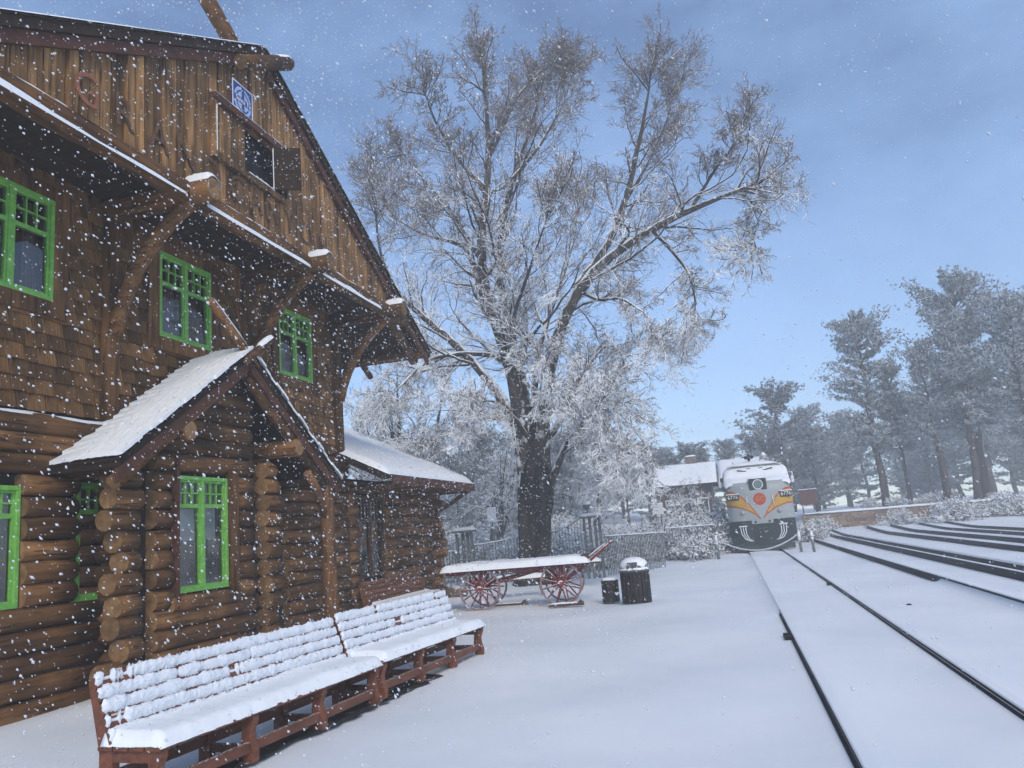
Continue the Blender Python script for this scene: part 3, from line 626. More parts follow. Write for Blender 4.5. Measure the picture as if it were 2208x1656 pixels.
# ------------------------------------------------------------------ benches
def bumpy_roll(L, r, seed, name, parent, p0, nrm, step=.017, n=9):
    """lumpy snow lying along a slat: half round ridge with clumps"""
    rg_ = np.random.default_rng(seed); K = int(L / step); V = []; u = Vector(nrm).normalized(); w = Vector((0, 0, 1))
    nz = np.convolve(rg_.normal(0, 1, K + 9), np.ones(3) / 3, 'same'); n2 = np.convolve(rg_.normal(0, 1, K + 40), np.ones(14) / 14, 'same') * 2.2
    for i in range(K + 1):
        y = L * i / K; e = min(1, min(i, K - i) / 2 + .45)
        gap = 1.0 if n2[i] > -1.15 else .25
        for k in range(n):
            t = math.pi * (k / (n - 1)) - .55
            rr = r * e * gap * (1 + .20 * nz[i + (k * 2) % 5] + .10 * rg_.normal())
            q = Vector(p0) + u * (rr * math.sin(t)) * .5 + w * (rr * math.cos(t) * .95) + Vector((0, y, 0)); V.append(tuple(q))
    b = MB(); b.add(V, [(i * n + k, i * n + k + 1, (i + 1) * n + k + 1, (i + 1) * n + k) for i in range(K) for k in range(n - 1)], 0, True)
    return b.build(name, M['lumpy'], parent)
def bench(label, loc, rz, L, nleg, seed, snowy=True, wood='bench', nslat=5):
    """local: y along the bench from 0 to L, x=0 front edge of the seat, -x towards the backrest"""
    t = empty('bench', loc, rz); tag(t, label, 'bench', 'benches in front of the station')
    rg_ = random.Random(seed)
    for i in range(nleg):
        y = .03 + (L - .14) * i / (nleg - 1)
        pf = [(-.06, 0), (-.02, .02), (-.012, .10), (-.045, .20), (-.05, .27), (-.012, .36), (-.01, .405), (-.13, .405), (-.135, .30), (-.15, .2), (-.13, .1), (-.15, 0)]
        MB().prism([(x, z) for x, z in pf], 1, y, y + .08).build('leg', M[wood], t, bev=.006)
        bk = [(-.60, 0), (-.48, 0), (-.47, .40), (-.665, .93), (-.715, .90), (-.60, .38)]
        MB().prism(bk, 1, y, y + .08).build('leg', M[wood], t, bev=.006)
        MB().box(-.50, -.13, y + .005, y + .075, .315, .404).build('seat_bearer', M[wood], t, bev=.005)
        MB().box(-.50, -.14, y + .015, y + .065, .10, .165).build('side_stretcher', M[wood], t)
    MB().beam((-.075, .08, .145), (-.075, L - .08, .145), .05, .085).build('stretcher', M[wood], t, bev=.005)
    MB().beam((-.53, .08, .2), (-.53, L - .08, .2), .05, .085).build('stretcher', M[wood], t, bev=.005)
    for i in range(4):
        x0 = -.585 + i * .15
        MB().box(x0, x0 + .138, 0, L, .406, .436).build('seat_slat', M[wood], t, bev=.006)
    d = Vector((-.185, 0, .51)).normalized(); nrm = Vector((d.z, 0, -d.x))
    for i in range(nslat):
        c = Vector((-.475, 0, .455)) + d * (.04 + i * .108)
        a = c + nrm * .012; MB().beam(tuple(a), tuple(a + Vector((0, L, 0))), .022, .092, up=tuple(d)).build('back_slat', M[wood], t, bev=.005)
        if snowy: bumpy_roll(L + .01, .061 if i < nslat - 1 else .064, seed * 10 + i, 'slat_snow', t, tuple(c + nrm * .02 + d * .012 + Vector((0, -.005, 0))), nrm)
    return t
def seat_snow(t, L, th, seed, x0=-.56, x1=.015):
    rg_ = np.random.default_rng(seed); nu, nv = int(L / .045), 18; V = []
    nzs = np.convolve(rg_.normal(0, 1, nu + 30), np.ones(9) / 9, 'same')
    for i in range(nu + 1):
        for j in range(nv + 1):
            v = j / nv; u = i / nu; a = (v - .5) * 2; k = min(i, nu - i) * .045 / .08
            ex = math.sqrt(max(0, 1 - abs(a) ** 5)) if abs(a) < 1 else 0
            ek = math.sqrt(max(0, 1 - (1 - min(1, k)) ** 2))
            xe = x1 + .012 * nzs[i] + .006 * rg_.normal()
            back = sstep(.35, 0, v) * .035
            x = x0 + (xe - x0) * (.5 + .5 * math.copysign(abs(a) ** .7, a) * (1 if abs(a) > .98 else .995))
            z = .437 + (th * (1 + .12 * nzs[i + 5]) + back) * min(ex if v > .5 else 1, ek + .02) + .0025 * rg_.normal()
            V.append((x, L * u * 1.0, z if 0 < j < nv else .4365 - (.012 if j == nv else 0)))
    b = MB(); b.add(V, [(i * (nv + 1) + j, (i + 1) * (nv + 1) + j, (i + 1) * (nv + 1) + j + 1, i * (nv + 1) + j + 1) for i in range(nu) for j in range(nv)], 0, True)
    b.build('seat_snow', M['snow'], t)
b1 = bench('long red-brown bench nearest the camera, back and seat thick with snow', (-4.26, 5.40, 0), math.radians(-4.3), 3.42, 4, 2); seat_snow(b1, 3.42, .11, 5)
b2 = bench('snow covered red-brown bench joined end to end beyond the nearest one', (-3.995, 8.84, .03), math.radians(-5.6), 3.02, 4, 3); seat_snow(b2, 3.02, .105, 6)
b3 = bench('brown slatted bench against the wing wall, snow only on its seat', (-7.46, 16.9, 0), 0, 3.5, 3, 4, False, 'benchwet', 5); seat_snow(b3, 3.5, .03, 7, -.40, -.05)
def bare_shade_patch(pts, name, seed, jit=.07):
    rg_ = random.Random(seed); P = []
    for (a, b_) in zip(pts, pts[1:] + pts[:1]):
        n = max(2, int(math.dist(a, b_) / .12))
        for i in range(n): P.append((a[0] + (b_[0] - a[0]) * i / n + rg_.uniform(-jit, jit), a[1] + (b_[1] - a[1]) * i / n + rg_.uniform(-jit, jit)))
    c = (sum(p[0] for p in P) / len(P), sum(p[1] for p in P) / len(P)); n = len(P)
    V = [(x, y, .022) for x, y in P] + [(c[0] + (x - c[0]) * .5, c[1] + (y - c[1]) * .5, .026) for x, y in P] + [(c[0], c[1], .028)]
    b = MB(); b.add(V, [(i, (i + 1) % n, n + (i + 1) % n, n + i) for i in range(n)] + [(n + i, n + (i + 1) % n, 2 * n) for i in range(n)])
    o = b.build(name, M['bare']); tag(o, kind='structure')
bare_shade_patch([(-4.80, 5.75), (-4.36, 5.70), (-4.02, 8.8), (-3.74, 11.75), (-4.2, 11.85), (-4.55, 8.8)], 'bare_ground_shade', 1)  # thin dark sheet: snow-free strip and painted shade below the benches
bare_shade_patch([(-8.3, 12.6), (-7.55, 12.6), (-7.4, 16.6), (-7.9, 21.8), (-8.3, 22)], 'bare_ground_shade', 2)
# ------------------------------------------------------------------ baggage wagon
def wheel_parts(parent, x, y, r, n=12, seed=0):
    me = MB(); V = []; K = 28
    prof = [(r - .045, -.03), (r, -.03), (r, .03), (r - .045, .03)]
    for i in range(K):
        a = 2 * math.pi * i / K
        for q, w in prof: V.append((q * math.cos(a), w, q * math.sin(a)))
    me.add(V, [(i * 4 + k, i * 4 + (k + 1) % 4, ((i + 1) % K) * 4 + (k + 1) % 4, ((i + 1) % K) * 4 + k) for i in range(K) for k in range(4)])
    w = me.build('wheel', M['rim'], parent, (x, y, r), (0, seed, 0))
    MB().tube([(0, -.13, 0), (0, -.08, 0), (0, .08, 0), (0, .13, 0)], [.045, .075, .075, .05], 10).build('hub', M['red'], w)
    sm = MB().tube([(.06, 0, 0), (r * .5, 0, 0), (r - .04, 0, 0)], [.026, .02, .018], 6).mesh('spoke', M['red'])
    for i in range(n): link('spoke', sm, w, (0, 0, 0), (0, 2 * math.pi * i / n, 0))
    return w
def wagon():
    t = empty('baggage_wagon', (-6.0, 18.85, 0), math.radians(7)); tag(t, 'red four-wheeled baggage wagon with spoked wheels and snow covered deck', 'wagon')
    for k, x in enumerate((0.05, 2.0)):
        for y in (0, 1.15): wheel_parts(t, x, y, .50, 12, .3 * k + y)
        MB().tube([(x, -.05, .5), (x, 1.2, .5)], .035, 8).build('axle', M['red'], t)
        MB().box(x - .09, x + .09, .14, 1.02, .54, .66).build('bolster', M['red'], t, bev=.01)
        for y in (.2, .95):
            b = MB(); b.beam((x - .28, y, .70), (x + .02, y, .52), .05, .06); b.beam((x + .28, y, .70), (x - .02, y, .52), .05, .06); b.beam((x, y, .62), (x, y, .9), .07, .07)
            b.build('spring_bracket', M['red'], t)
    for y in (.14, .56, .98): MB().box(-.78, 2.62, y, y + .07, .84, .915).build('deck_beam', M['red'], t)
    for i in range(8): MB().box(-.82, 2.68, -.08 + i * .165, .075 + i * .165, .917, .952).build('deck_plank', M['bed'], t)
    snow_slab(lambda u, v: (-.87 + 3.6 * u, -.14 + 1.44 * v, .940), 60, 22, .165, 'deck_snow', M['snow'], t, seed=12, rough=.18, edge=.07)
    MB().tube([(-.2, .58, .52), (1.2, .58, .80), (1.9, .58, .86)], .04, 8).build('reach_pole', M['red'], t)
    b = MB(); b.beam((.35, .3, .58), (1.5, .45, .83), .05, .05); b.beam((.35, .86, .58), (1.5, .7, .83), .05, .05); b.build('brace', M['red'], t)
    p = MB().tube([(1.75, .5, .42), (2.4, .4, .74), (3.05, .3, 1.22), (3.28, .27, 1.38)], [.045, .04, .035, .03], 8).build('tongue', M['red'], t)
    MB().tube([(3.22, .02, 1.36), (3.28, .27, 1.38), (3.30, .5, 1.36)], .025, 6).build('handle', M['red'], p)
    snow_slab(lambda u, v: (1.9 + 1.25 * u, .45 - .15 * u + .07 * (v - .5), .535 + 1.25 * u * .66), 12, 4, .03, 'tongue_snow', M['snow'], t, seed=3)
    b = MB(); b.box(2.52, 2.70, -.05, 1.2, .98, 1.12); b.build('end_board', M['bed'], t)
wagon()
def chock(label, loc, rz):
    o = MB().prism([(-.42, 0), (.42, 0), (.42, .07), (.34, .13), (.26, .055), (-.36, .055)], 1, -.05, .05).build('wheel_chock', M['bed'], None, loc, (0, 0, rz), bev=.008); tag(o, label, 'wheel chock', 'chocks at the wagon wheels')
    snow_slab(lambda u, v: (-.40 + .7 * u, -.05 + .1 * v, .056), 8, 3, .03, 'chock_snow', M['snow'], o, seed=2)
chock('wooden chock under the right pair of wagon wheels', (-3.9, 18.92, 0), .1)
chock('wooden chock under the left pair of wagon wheels', (-5.45, 19.75, 0), .1)
# ------------------------------------------------------------------ litter bins
def bin_(label, loc, r, h, hood):
    t = empty('litter_bin', loc); tag(t, label, 'litter bin', 'dark litter bins beside the wagon')
    MB().lathe([(r * .93, 0), (r * .93, h), (r * .80, h), (r * .80, .1)], n=24).build('body', M['can'], t)
    sm = MB().box(r * .92, r * 1.0, -.036 * r / .3, .036 * r / .3, 0, h - .01).mesh('slat', M['can'])
    for i in range(22): link('slat', sm, t, (0, 0, 0), (0, 0, 2 * math.pi * i / 22))
    if hood:
        MB().lathe([(r * 1.03, h - .02), (r * 1.06, h + .02), (r * .97, h + .05), (r * .9, h + .08), (r * .88, h + .17), (r * .78, h + .22), (r * .4, h + .245), (.01, h + .25)], n=24).build('hood', M['lid'], t)
        MB().prism([(-.11, h + .10), (.11, h + .10), (.11, h + .2), (-.11, h + .2)], 1, -r * .95, -r * .80).build('opening_flap', M['lid'], t)
        snow_slab(lambda u, v: (r * .95 * (u * 2 - 1) * math.sqrt(max(0, 1 - .5 * (v * 2 - 1) ** 2)), r * .95 * (v * 2 - 1) * math.sqrt(max(0, 1 - .5 * (u * 2 - 1) ** 2)), h + .235 - .10 * ((u * 2 - 1) ** 2 + (v * 2 - 1) ** 2) * .8), 12, 12, .07, 'hood_snow', M['snow'], t, seed=8, edge=.25)
    else:
        snow_slab(lambda u, v: (r * .95 * (u * 2 - 1) * math.sqrt(max(0, 1 - .5 * (v * 2 - 1) ** 2)), r * .95 * (v * 2 - 1) * math.sqrt(max(0, 1 - .5 * (u * 2 - 1) ** 2)), h - .03), 10, 10, .08, 'bin_snow', M['snow'], t, seed=9, edge=.25)
bin_('tall dark litter bin with snow capped hood, right of the wagon', (-2.24, 18.85, 0), .33, .70, True)
bin_('short dark open bin tucked behind the tall hooded one', (-2.90, 19.35, 0), .20, .50, False)
# ------------------------------------------------------------------ iron fence, gate and posts
def fence_post(label, x, y, h, ball=False):
    t = empty('iron_gate_post', (x, y, 0)); tag(t, label, 'gate post', 'clustered iron gate posts')
    bm = MB().box(-.045, .045, -.045, .045, 0, h - .12).mesh('post_bar', M['iron'])
    for dx in (-.27, -.09, .09, .27): link('post_bar', bm, t, (dx, .0 if abs(dx) > .2 else .12, 0))
    MB().box(-.38, .38, -.2, .3, h - .12, h - .04).build('cap', M['iron'], t, bev=.01)
    MB().box(-.36, .36, -.1, .2, h * .45, h * .45 + .05).build('tie_bar', M['iron'], t)
    snow_slab(lambda u, v: (-.39 + .78 * u, -.21 + .52 * v, h - .038), 10, 8, .10, 'cap_snow', M['snow'], t, seed=int(h * 10), edge=.25)
    if ball:
        MB().lathe([(.03, h), (.03, h + .16), (.06, h + .17), (.12, h + .24), (.145, h + .33), (.12, h + .42), (.05, h + .47), (.01, h + .475)], (-.12, 0, 0), 14).build('ball_finial', M['iron'], t)
        MB().lathe([(.14, h + .36), (.135, h + .43), (.08, h + .49), (.01, h + .505)], (-.12, 0, 0), 14).build('finial_snow', M['snow'], t)
fence_post('clustered iron gate post nearest the station corner', -9.15, 27.6, 2.0)
fence_post('clustered iron gate post with ball finial, right of the tree trunk', -4.62, 28.0, 2.15, True)
def picket_fence(label, p0, p1, topf, step=.11, spear=True, cat='fence', name='iron_fence', rails=(.25,), dense=True):
    L = math.dist(p0, p1); rz = math.atan2(p1[1] - p0[1], p1[0] - p0[0]); t = empty(name, (p0[0], p0[1], float(gz(*p0))), rz); tag(t, label, cat)
    n = int(L / step); pm = MB().box(-.012, .012, -.012, .012, 0, 1).mesh('picket', M['iron'])
    for i in range(n + 1):
        o = link('picket', pm, t, (i * step, 0, .03)); o.scale = (1, 1, topf(i / n) - .03)
    pts = [(L * i / 20, 0, topf(i / 20)) for i in range(21)]
    tr = MB().tube(pts, .022, 6).build('top_rail', M['iron'], t)
    V = []; 
    for q in pts:
        k = R0.uniform(.7, 1.3); V += [(q[0], -.03, q[2] + .01), (q[0], 0, q[2] + .055 * k), (q[0], .03, q[2] + .01)]
    b = MB(); b.add(V, [(3 * i + j, 3 * i + j + 1, 3 * i + j + 4, 3 * i + j + 3) for i in range(20) for j in (0, 1)], 0, True); b.build('rail_snow', M['snow'], tr)
    for r in rails: MB().tube([(0, .02, r), (L, .02, r)], .016, 6).build('rail', M['iron'], t)
    return t
picket_fence('short run of iron pickets between the station corner and first gate post', (-11.5, 27.6), (-9.5, 27.6), lambda u: 1.25)
picket_fence('long iron picket fence rising behind the tree trunk', (-8.8, 27.6), (-6.6, 27.8), lambda u: 1.42 + .26 * u ** 1.6)
g_ = picket_fence('iron gate with dipping curved top beside the tree trunk', (-6.55, 27.85), (-4.92, 28.0), lambda u: 1.62 + .10 * (1 - u) * 0 + .55 * u ** 2.6, rails=(.25, 1.35), name='iron_gate', cat='gate')
MB().beam((.2, .03, 1.1), (1.6, .03, .3), .03, .04).build('diagonal_brace', M['iron'], g_)
picket_fence('low wire fence with snowy top rail among the shrubs', (-4.3, 28.6), (-2.5, 31.5), lambda u: 1.36 - .06 * u, step=.09)
picket_fence('farther low wire fence leading to the locomotive', (-2.6, 34.6), (-.65, 35.2), lambda u: 1.35, step=.12)
def iron_bench(label, loc, rz, L):
    t = empty('iron_legged_seat', loc, rz); tag(t, label, 'bench', 'iron legged seats round the tree')
    MB().box(0, L, -.2, .2, .43, .48).build('seat', M['bed'], t)
    for x in (.15, L - .15):
        b = MB(); b.tube([(x, -.17, .43), (x - .05, -.2, .2), (x, -.22, 0)], .02, 6); b.tube([(x, .17, .43), (x - .05, .2, .2), (x, .22, 0)], .02, 6); b.tube([(x, -.19, .18), (x, .19, .18)], .015, 6); b.build('leg', M['iron'], t)
    snow_slab(lambda u, v: (-.02 + (L + .04) * u, -.22 + .44 * v, .481), 16, 6, .12, 'seat_snow', M['snow'], t, seed=int(L * 9), edge=.2)
iron_bench('snowy iron legged seat left of the trunk, seen under the wagon', (-6.6, 22.2, 0), .25, 1.5)
iron_bench('snowy iron legged seat right of the trunk beside the wagon handle', (-5.0, 24.2, .25), .05, 1.15)
o = MB().lathe([(.30, 0), (.34, .10), (.30, .22), (.18, .30), (.02, .32)], n=9).build('boulder', M['stone'], None, (-8.15, 23.6, 0)); tag(o, 'small tan boulder at the end of the wall bench', 'boulder')
# ------------------------------------------------------------------ trees: shared growth tools
def norm(a): return a / np.maximum(np.linalg.norm(a, axis=-1, keepdims=True), 1e-9)
def tubes(P, Rd, n):
    """P (N,K,3), Rd (N,K) -> verts, quads"""
    N, K, _ = P.shape; T = np.gradient(P, axis=1); T = norm(T)
    ref = np.where(np.abs(T[:, :1, 2:3]) > .9, np.array([1., 0, 0]), np.array([0, 0, 1.])); ref = np.broadcast_to(ref, T.shape)
    A = norm(np.cross(T, ref)); B = np.cross(T, A)
    ang = np.arange(n) * 2 * math.pi / n
    V = P[:, :, None, :] + Rd[:, :, None, None] * (np.cos(ang)[None, None, :, None] * A[:, :, None, :] + np.sin(ang)[None, None, :, None] * B[:, :, None, :])
    i, k, a = np.meshgrid(np.arange(N), np.arange(K - 1), np.arange(n), indexing='ij'); a2 = (a + 1) % n; b0 = (i * K + k) * n; b1 = b0 + n
    return V.reshape(-1, 3), np.stack([b0 + a, b0 + a2, b1 + a2, b1 + a], -1).reshape(-1, 4)
def merge(parts):
    V = []; Q = []; n = 0
    for v, q in parts: V.append(v); Q.append(q + n); n += len(v)
    return np.concatenate(V), np.concatenate(Q)
def resample(P, Rd, K):
    P = np.asarray(P, float); Rd = np.asarray(Rd, float)
    t = np.concatenate([[0], np.cumsum(np.linalg.norm(np.diff(P, axis=0), axis=1))]); t /= t[-1]; u = np.linspace(0, 1, K)
    # smooth by piecewise cubic through Catmull-Rom tangents
    out = np.stack([np.interp(u, t, P[:, k]) for k in range(3)], 1); rr = np.interp(u, t, Rd)
    for _ in range(2): out[1:-1] = .25 * out[:-2] + .5 * out[1:-1] + .25 * out[2:]
    return out, rr
def grow(P, Rd, cnt, rng, L, ang, rf, K, tmin=.25, up=0.0, droop=0.0, wander=.25, rend=.35, tmax=1.0, fall=.45):
    """children along the polylines P (N,K0,3): cnt children each"""
    N, K0, _ = P.shape; idx = np.repeat(np.arange(N), cnt); m = len(idx)
    t = tmin + (tmax - tmin) * (np.tile(np.arange(cnt), N) + rng.random(m)) / cnt; t = np.clip(t, 0, .999); f = t * (K0 - 1); i0 = f.astype(int); w = (f - i0)[:, None]
    base = P[idx, i0] * (1 - w) + P[idx, i0 + 1] * w; tan = norm(P[idx, i0 + 1] - P[idx, i0]); r0 = Rd[idx, i0] * (1 - w[:, 0]) + Rd[idx, i0 + 1] * w[:, 0]
    rnd = rng.normal(size=(m, 3)); perp = norm(rnd - (rnd * tan).sum(1, keepdims=True) * tan)
    a = np.radians(rng.uniform(*ang, m))[:, None]; d = np.cos(a) * tan + np.sin(a) * perp; d[:, 2] += up; d = norm(d)
    plen = np.linalg.norm(np.diff(P, axis=1), axis=2).sum(1)[idx]
    ln = rng.uniform(*L, m) * (1 - fall * t) * (plen if L[1] <= 1.0 else 1.0); st_ = (ln / (K - 1))[:, None]
    C = [base]; cur = base
    for k in range(1, K):
        d = norm(d + rng.normal(0, wander, (m, 3)) * (1.0 if k > 1 else .4) + np.array([0, 0, up * .25 - droop * k / K])); cur = cur + d * st_; C.append(cur)
    rs = np.minimum(r0 * rf, r0 * .9)[:, None]; Rc = rs * (1 - (1 - rend) * np.linspace(0, 1, K)[None])
    return np.stack(C, 1), Rc
# ------------------------------------------------------------------ the old cottonwood
TY = 26.2
def tp(px, py, dy=0.0): return on_y(px, py, TY + dy)
def cottonwood():
    rng = np.random.default_rng(42)
    base = tp(1152, 1258); base[2] = 0
    t = empty('cottonwood_tree', tuple(base)); tag(t, 'huge bare frosted cottonwood tree standing behind the red wagon', 'tree'); inv = tuple(-base)
    # trunk
    tr = [(tp(1155, 1275), .66), (tp(1155, 1235), .56), (tp(1154, 1180), .52), (tp(1154, 1120), .52), (tp(1157, 1070), .60), (tp(1157, 1020), .52), (tp(1155, 960), .34), (tp(1152, 900), .12)]
    pts, rr = resample([p for p, _ in tr], [r for _, r in tr], 22)
    V, Q = tubes(pts[None], rr[None], 40)
    ang = np.tile(np.arange(40) * 2 * math.pi / 40, 22); z = V[:, 2]; c = np.repeat(pts, 40, 0)
    k = 1 + .055 * np.sin(9 * ang + 1.2 * np.sin(z * 2.1)) + .035 * np.sin(17 * ang + 2 * z) + .05 * np.sin(3 * ang + z * .8) + rng.normal(0, .012, len(V)) + .25 * np.exp(-np.clip(z, 0, 9) / .18) * (1 + .4 * np.sin(5 * ang))
    V = c + (V - c) * k[:, None]; V[:, 2] += 0; link('trunk', np_mesh('trunk', V, Q, M['bark'], True), t, inv)
    limbs = [
      ([(1140, 1120), (1130, 1010), (1122, 880), (1095, 750), (1045, 645), (1033, 530), (1052, 420), (1062, 330), (1050, 230), (1042, 130)], .36, .03, -1.0),
      ([(1150, 1060), (1146, 960), (1135, 850), (1108, 740), (1078, 640), (1078, 510), (1105, 385), (1145, 280), (1175, 165)], .30, .03, 1.2),
      ([(1170, 1120), (1172, 985), (1165, 880), (1192, 745), (1238, 622), (1312, 545), (1400, 492), (1490, 450), (1560, 415), (1640, 388)], .34, .035, -1.5),
      ([(1238, 622), (1310, 535), (1345, 440), (1368, 340), (1388, 250), (1398, 165)], .19, .02, -.6),
      ([(1118, 930), (1085, 860), (1030, 790), (960, 720), (900, 672), (860, 640), (815, 560), (805, 440)], .24, .02, -2.0),
      ([(1040, 640), (1005, 520), (960, 520), (900, 500), (850, 470), (805, 390)], .12, .015, .8),
      ([(1175, 1090), (1216, 960), (1290, 880), (1310, 850), (1335, 910), (1345, 980)], .17, .015, -2.5),
      ([(1180, 950), (1240, 860), (1290, 840), (1290, 920), (1300, 1000)], .14, .012, 2.5),
      ([(1100, 770), (1010, 760), (930, 770), (870, 820), (830, 860)], .14, .012, -3.0),
      ([(1240, 620), (1290, 650), (1340, 640), (1400, 680), (1420, 730)], .10, .012, -1.5),
      ([(1400, 490), (1450, 540), (1490, 590), (1505, 650), (1500, 700)], .09, .01, -.5),
      ([(1060, 330), (1110, 220), (1160, 160), (1205, 130)], .10, .012, 1.0),
      ([(1050, 420), (980, 330), (940, 250), (925, 190)], .11, .012, -1.5),
      ([(1105, 385), (1160, 320), (1205, 240), (1235, 150)], .10, .012, 2.0),
      ([(1040, 560), (970, 450), (910, 380), (870, 320)], .10, .012, 1.5),
      ([(1345, 440), (1400, 350), (1435, 270), (1455, 200)], .08, .01, 1.0),
      ([(1490, 450), (1540, 370), (1585, 310), (1605, 285)], .08, .01, -1.0),
      ([(1580, 410), (1620, 430), (1640, 480), (1630, 530)], .06, .01, -1.0),
      ([(1150, 880), (1160, 760), (1200, 640), (1240, 520), (1250, 430)], .14, .012, 3.5),
      ([(1120, 900), (1060, 900), (990, 920), (930, 970)], .11, .012, -3.2),
      ([(1180, 900), (1260, 800), (1310, 740), (1350, 760)], .12, .012, 3.0),
      ([(1150, 960), (1110, 900), (1060, 860), (1010, 880)], .10, .012, -3.4),
      ([(1160, 940), (1200, 860), (1250, 830), (1285, 870)], .10, .012, -3.4),
      ([(1155, 900), (1150, 800), (1170, 760), (1190, 840)], .08, .012, -3.0),
      ([(1135, 850), (1100, 700), (1150, 560), (1180, 450)], .12, .012, -3.5),
    ]
    out = []; Ps = []; Rs = []
    for px, r0, r1, dy in limbs:
        n = len(px); pp = [tp(x, y, dy * (i / (n - 1)) ** 1.3) for i, (x, y) in enumerate(px)]; r0 *= .80
        p, r = resample(pp, list(np.linspace(1, 0, n) ** .85 * (r0 - r1) + r1), 18); p += np.cumsum(rng.normal(0, .018, p.shape), 0) * np.linspace(0, 1, 18)[:, None]
        Ps.append(p); Rs.append(r)
        V, Q = tubes(p[None], r[None] * 1.0, 12); V = V + rng.normal(0, 1, V.shape) * np.repeat(r, 12)[:, None] * .05
        out.append((V, Q))
    for v, q in out: link('limb', np_mesh('limb', v, q, M['limb'], True), t, inv)
    P0 = np.stack(Ps); R0_ = np.stack(Rs)
    low = P0[:, :, 2].mean(1) < 7.5
    tw = []
    def run(P, Rr, up, droop, c1, L1, amt, thick):
        w_ = .15
        a, ar = grow(P, Rr, c1, rng, L1, (32, 68), .40, 10, .24, up, droop, w_, .25, fall=.5)
        a2, ar2 = grow(P, Rr, 8, rng, (.9, 2.1), (8, 60), .85, 10, .93, up, droop, w_, .25, fall=.0)        # the limb's tip opens into a fan
        a = np.concatenate([a, a2]); ar = np.concatenate([ar, ar2]); ar = np.clip(ar, .015, .06)
        b, br = grow(a, ar, amt[0], rng, (.30, .62), (28, 66), .6, 7, .14, up * .6, droop, w_ * 1.2, .4, fall=.35)
        br = np.clip(br, .009, .025); c, cr = grow(b, br, amt[1], rng, (.32, .70), (25, 64), .7, 5, .12, up * .4, droop * .8, w_ * 1.4, .5, fall=.3); cr = np.clip(cr, .007 * thick, .013 * thick)
        d, dr = grow(c, cr, amt[2], rng, (.30, .60), (24, 60), .8, 2, .16, up * .3, droop * .5, w_ * 1.4, .6, fall=.2); dr = np.clip(dr, .0055 * thick, .0075 * thick)
        return [(a, ar, 5), (b, br, 4), (c, cr, 3), (d, dr, 3)]
    hi_i = np.where(~low)[0]; lo_i = np.where(low)[0]
    main = [i for i in hi_i if R0_[i, 0] > .28]; rest = [i for i in hi_i if R0_[i, 0] <= .28]
    for sel, up, dr, c1, L1, amt, th in ((main, .10, .0, 34, (.10, .24), (8, 7, 5), .80), (rest, .08, .0, 16, (.22, .46), (8, 7, 5), .78), (lo_i, .03, .09, 16, (.22, .44), (9, 7, 4), 1.1)):
        for a in run(P0[sel], R0_[sel], up, dr, c1, L1, amt, th): tw.append(a)
    big = [tubes(p, r, n) for p, r, n in tw if n == 5]; V, Q = merge(big); o = link('branches', np_mesh('branches', V, Q, M['limb'], True), t, inv); o['kind'] = 'stuff'
    V, Q = merge([tubes(p, r, n) for p, r, n in tw if n < 5]); print('TREE', len(Q), flush=True); o = link('twigs', np_mesh('twigs', V, Q, M['twig'], False), t, inv); o['kind'] = 'stuff'
cottonwood()
# smaller frosted broadleaf trees behind the wing
def bare_tree_mesh(seed, H):
    rng = np.random.default_rng(seed); n = 5; P = []; Rr = []
    for i in range(n):
        a = rng.uniform(0, 6.28); s = rng.uniform(.15, .42) if i else .03
        pts = [np.array([math.cos(a) * s * h * .9, math.sin(a) * s * h * .9, h]) for h in np.linspace(0, H * rng.uniform(.7, .95), 6)]
        p, r = resample(pts, list(np.linspace(.20, .02, 6) * H / 9), 12); P.append(p + np.cumsum(rng.normal(0, .03, p.shape), 0)); Rr.append(r)
    P = np.stack(P); Rr = np.stack(Rr)
    a, ar = grow(P, Rr, 12, rng, (.25, .5), (30, 70), .5, 7, .22, .1, .08, .2, .3); ar = np.clip(ar, .015, .06)
    b, br = grow(a, ar, 8, rng, (.3, .6), (25, 65), .6, 5, .15, .05, .12, .25, .4); br = np.clip(br, .012, .025)
    c, cr = grow(b, br, 7, rng, (.3, .6), (25, 65), .7, 3, .1, .0, .1, .25, .6); cr = np.clip(cr, .011, .016)
    return np_mesh('trunk', *tubes(P, Rr, 8), M['limb'], True), np_mesh('crown', *merge([tubes(a, ar, 4), tubes(b, br, 3), tubes(c, cr, 3)]), M['oldtwig'])
BT = [bare_tree_mesh(s, h) for s, h in ((1, 9), (2, 8), (3, 7))]
def bare_tree(label, x, y, s, k, rz=0.0):
    t = empty('frosted_tree', (x, y, float(gz(x, y)) - .05), rz); tag(t, label, 'tree', 'frosted bare trees in the yard'); t.scale = (s, s, s)
    link('trunk', BT[k][0], t); link('crown', BT[k][1], t)
bare_tree('dark limbed frosted tree directly behind the wing roof', -14.0, 33.5, 1.12, 0)
bare_tree('frosted tree between the wing roof and the cottonwood', -12.6, 44, .9, 1, 1.1)
bare_tree('low frosted tree left of the brown house', -8.2, 52, .82, 2, .4)
bare_tree('frosted tree half hidden by the station corner', -17.0, 36, 1.2, 1, 2.4)
bare_tree('small frosted tree beside the low house roof', -2.0, 47, .42, 0, 2.0)
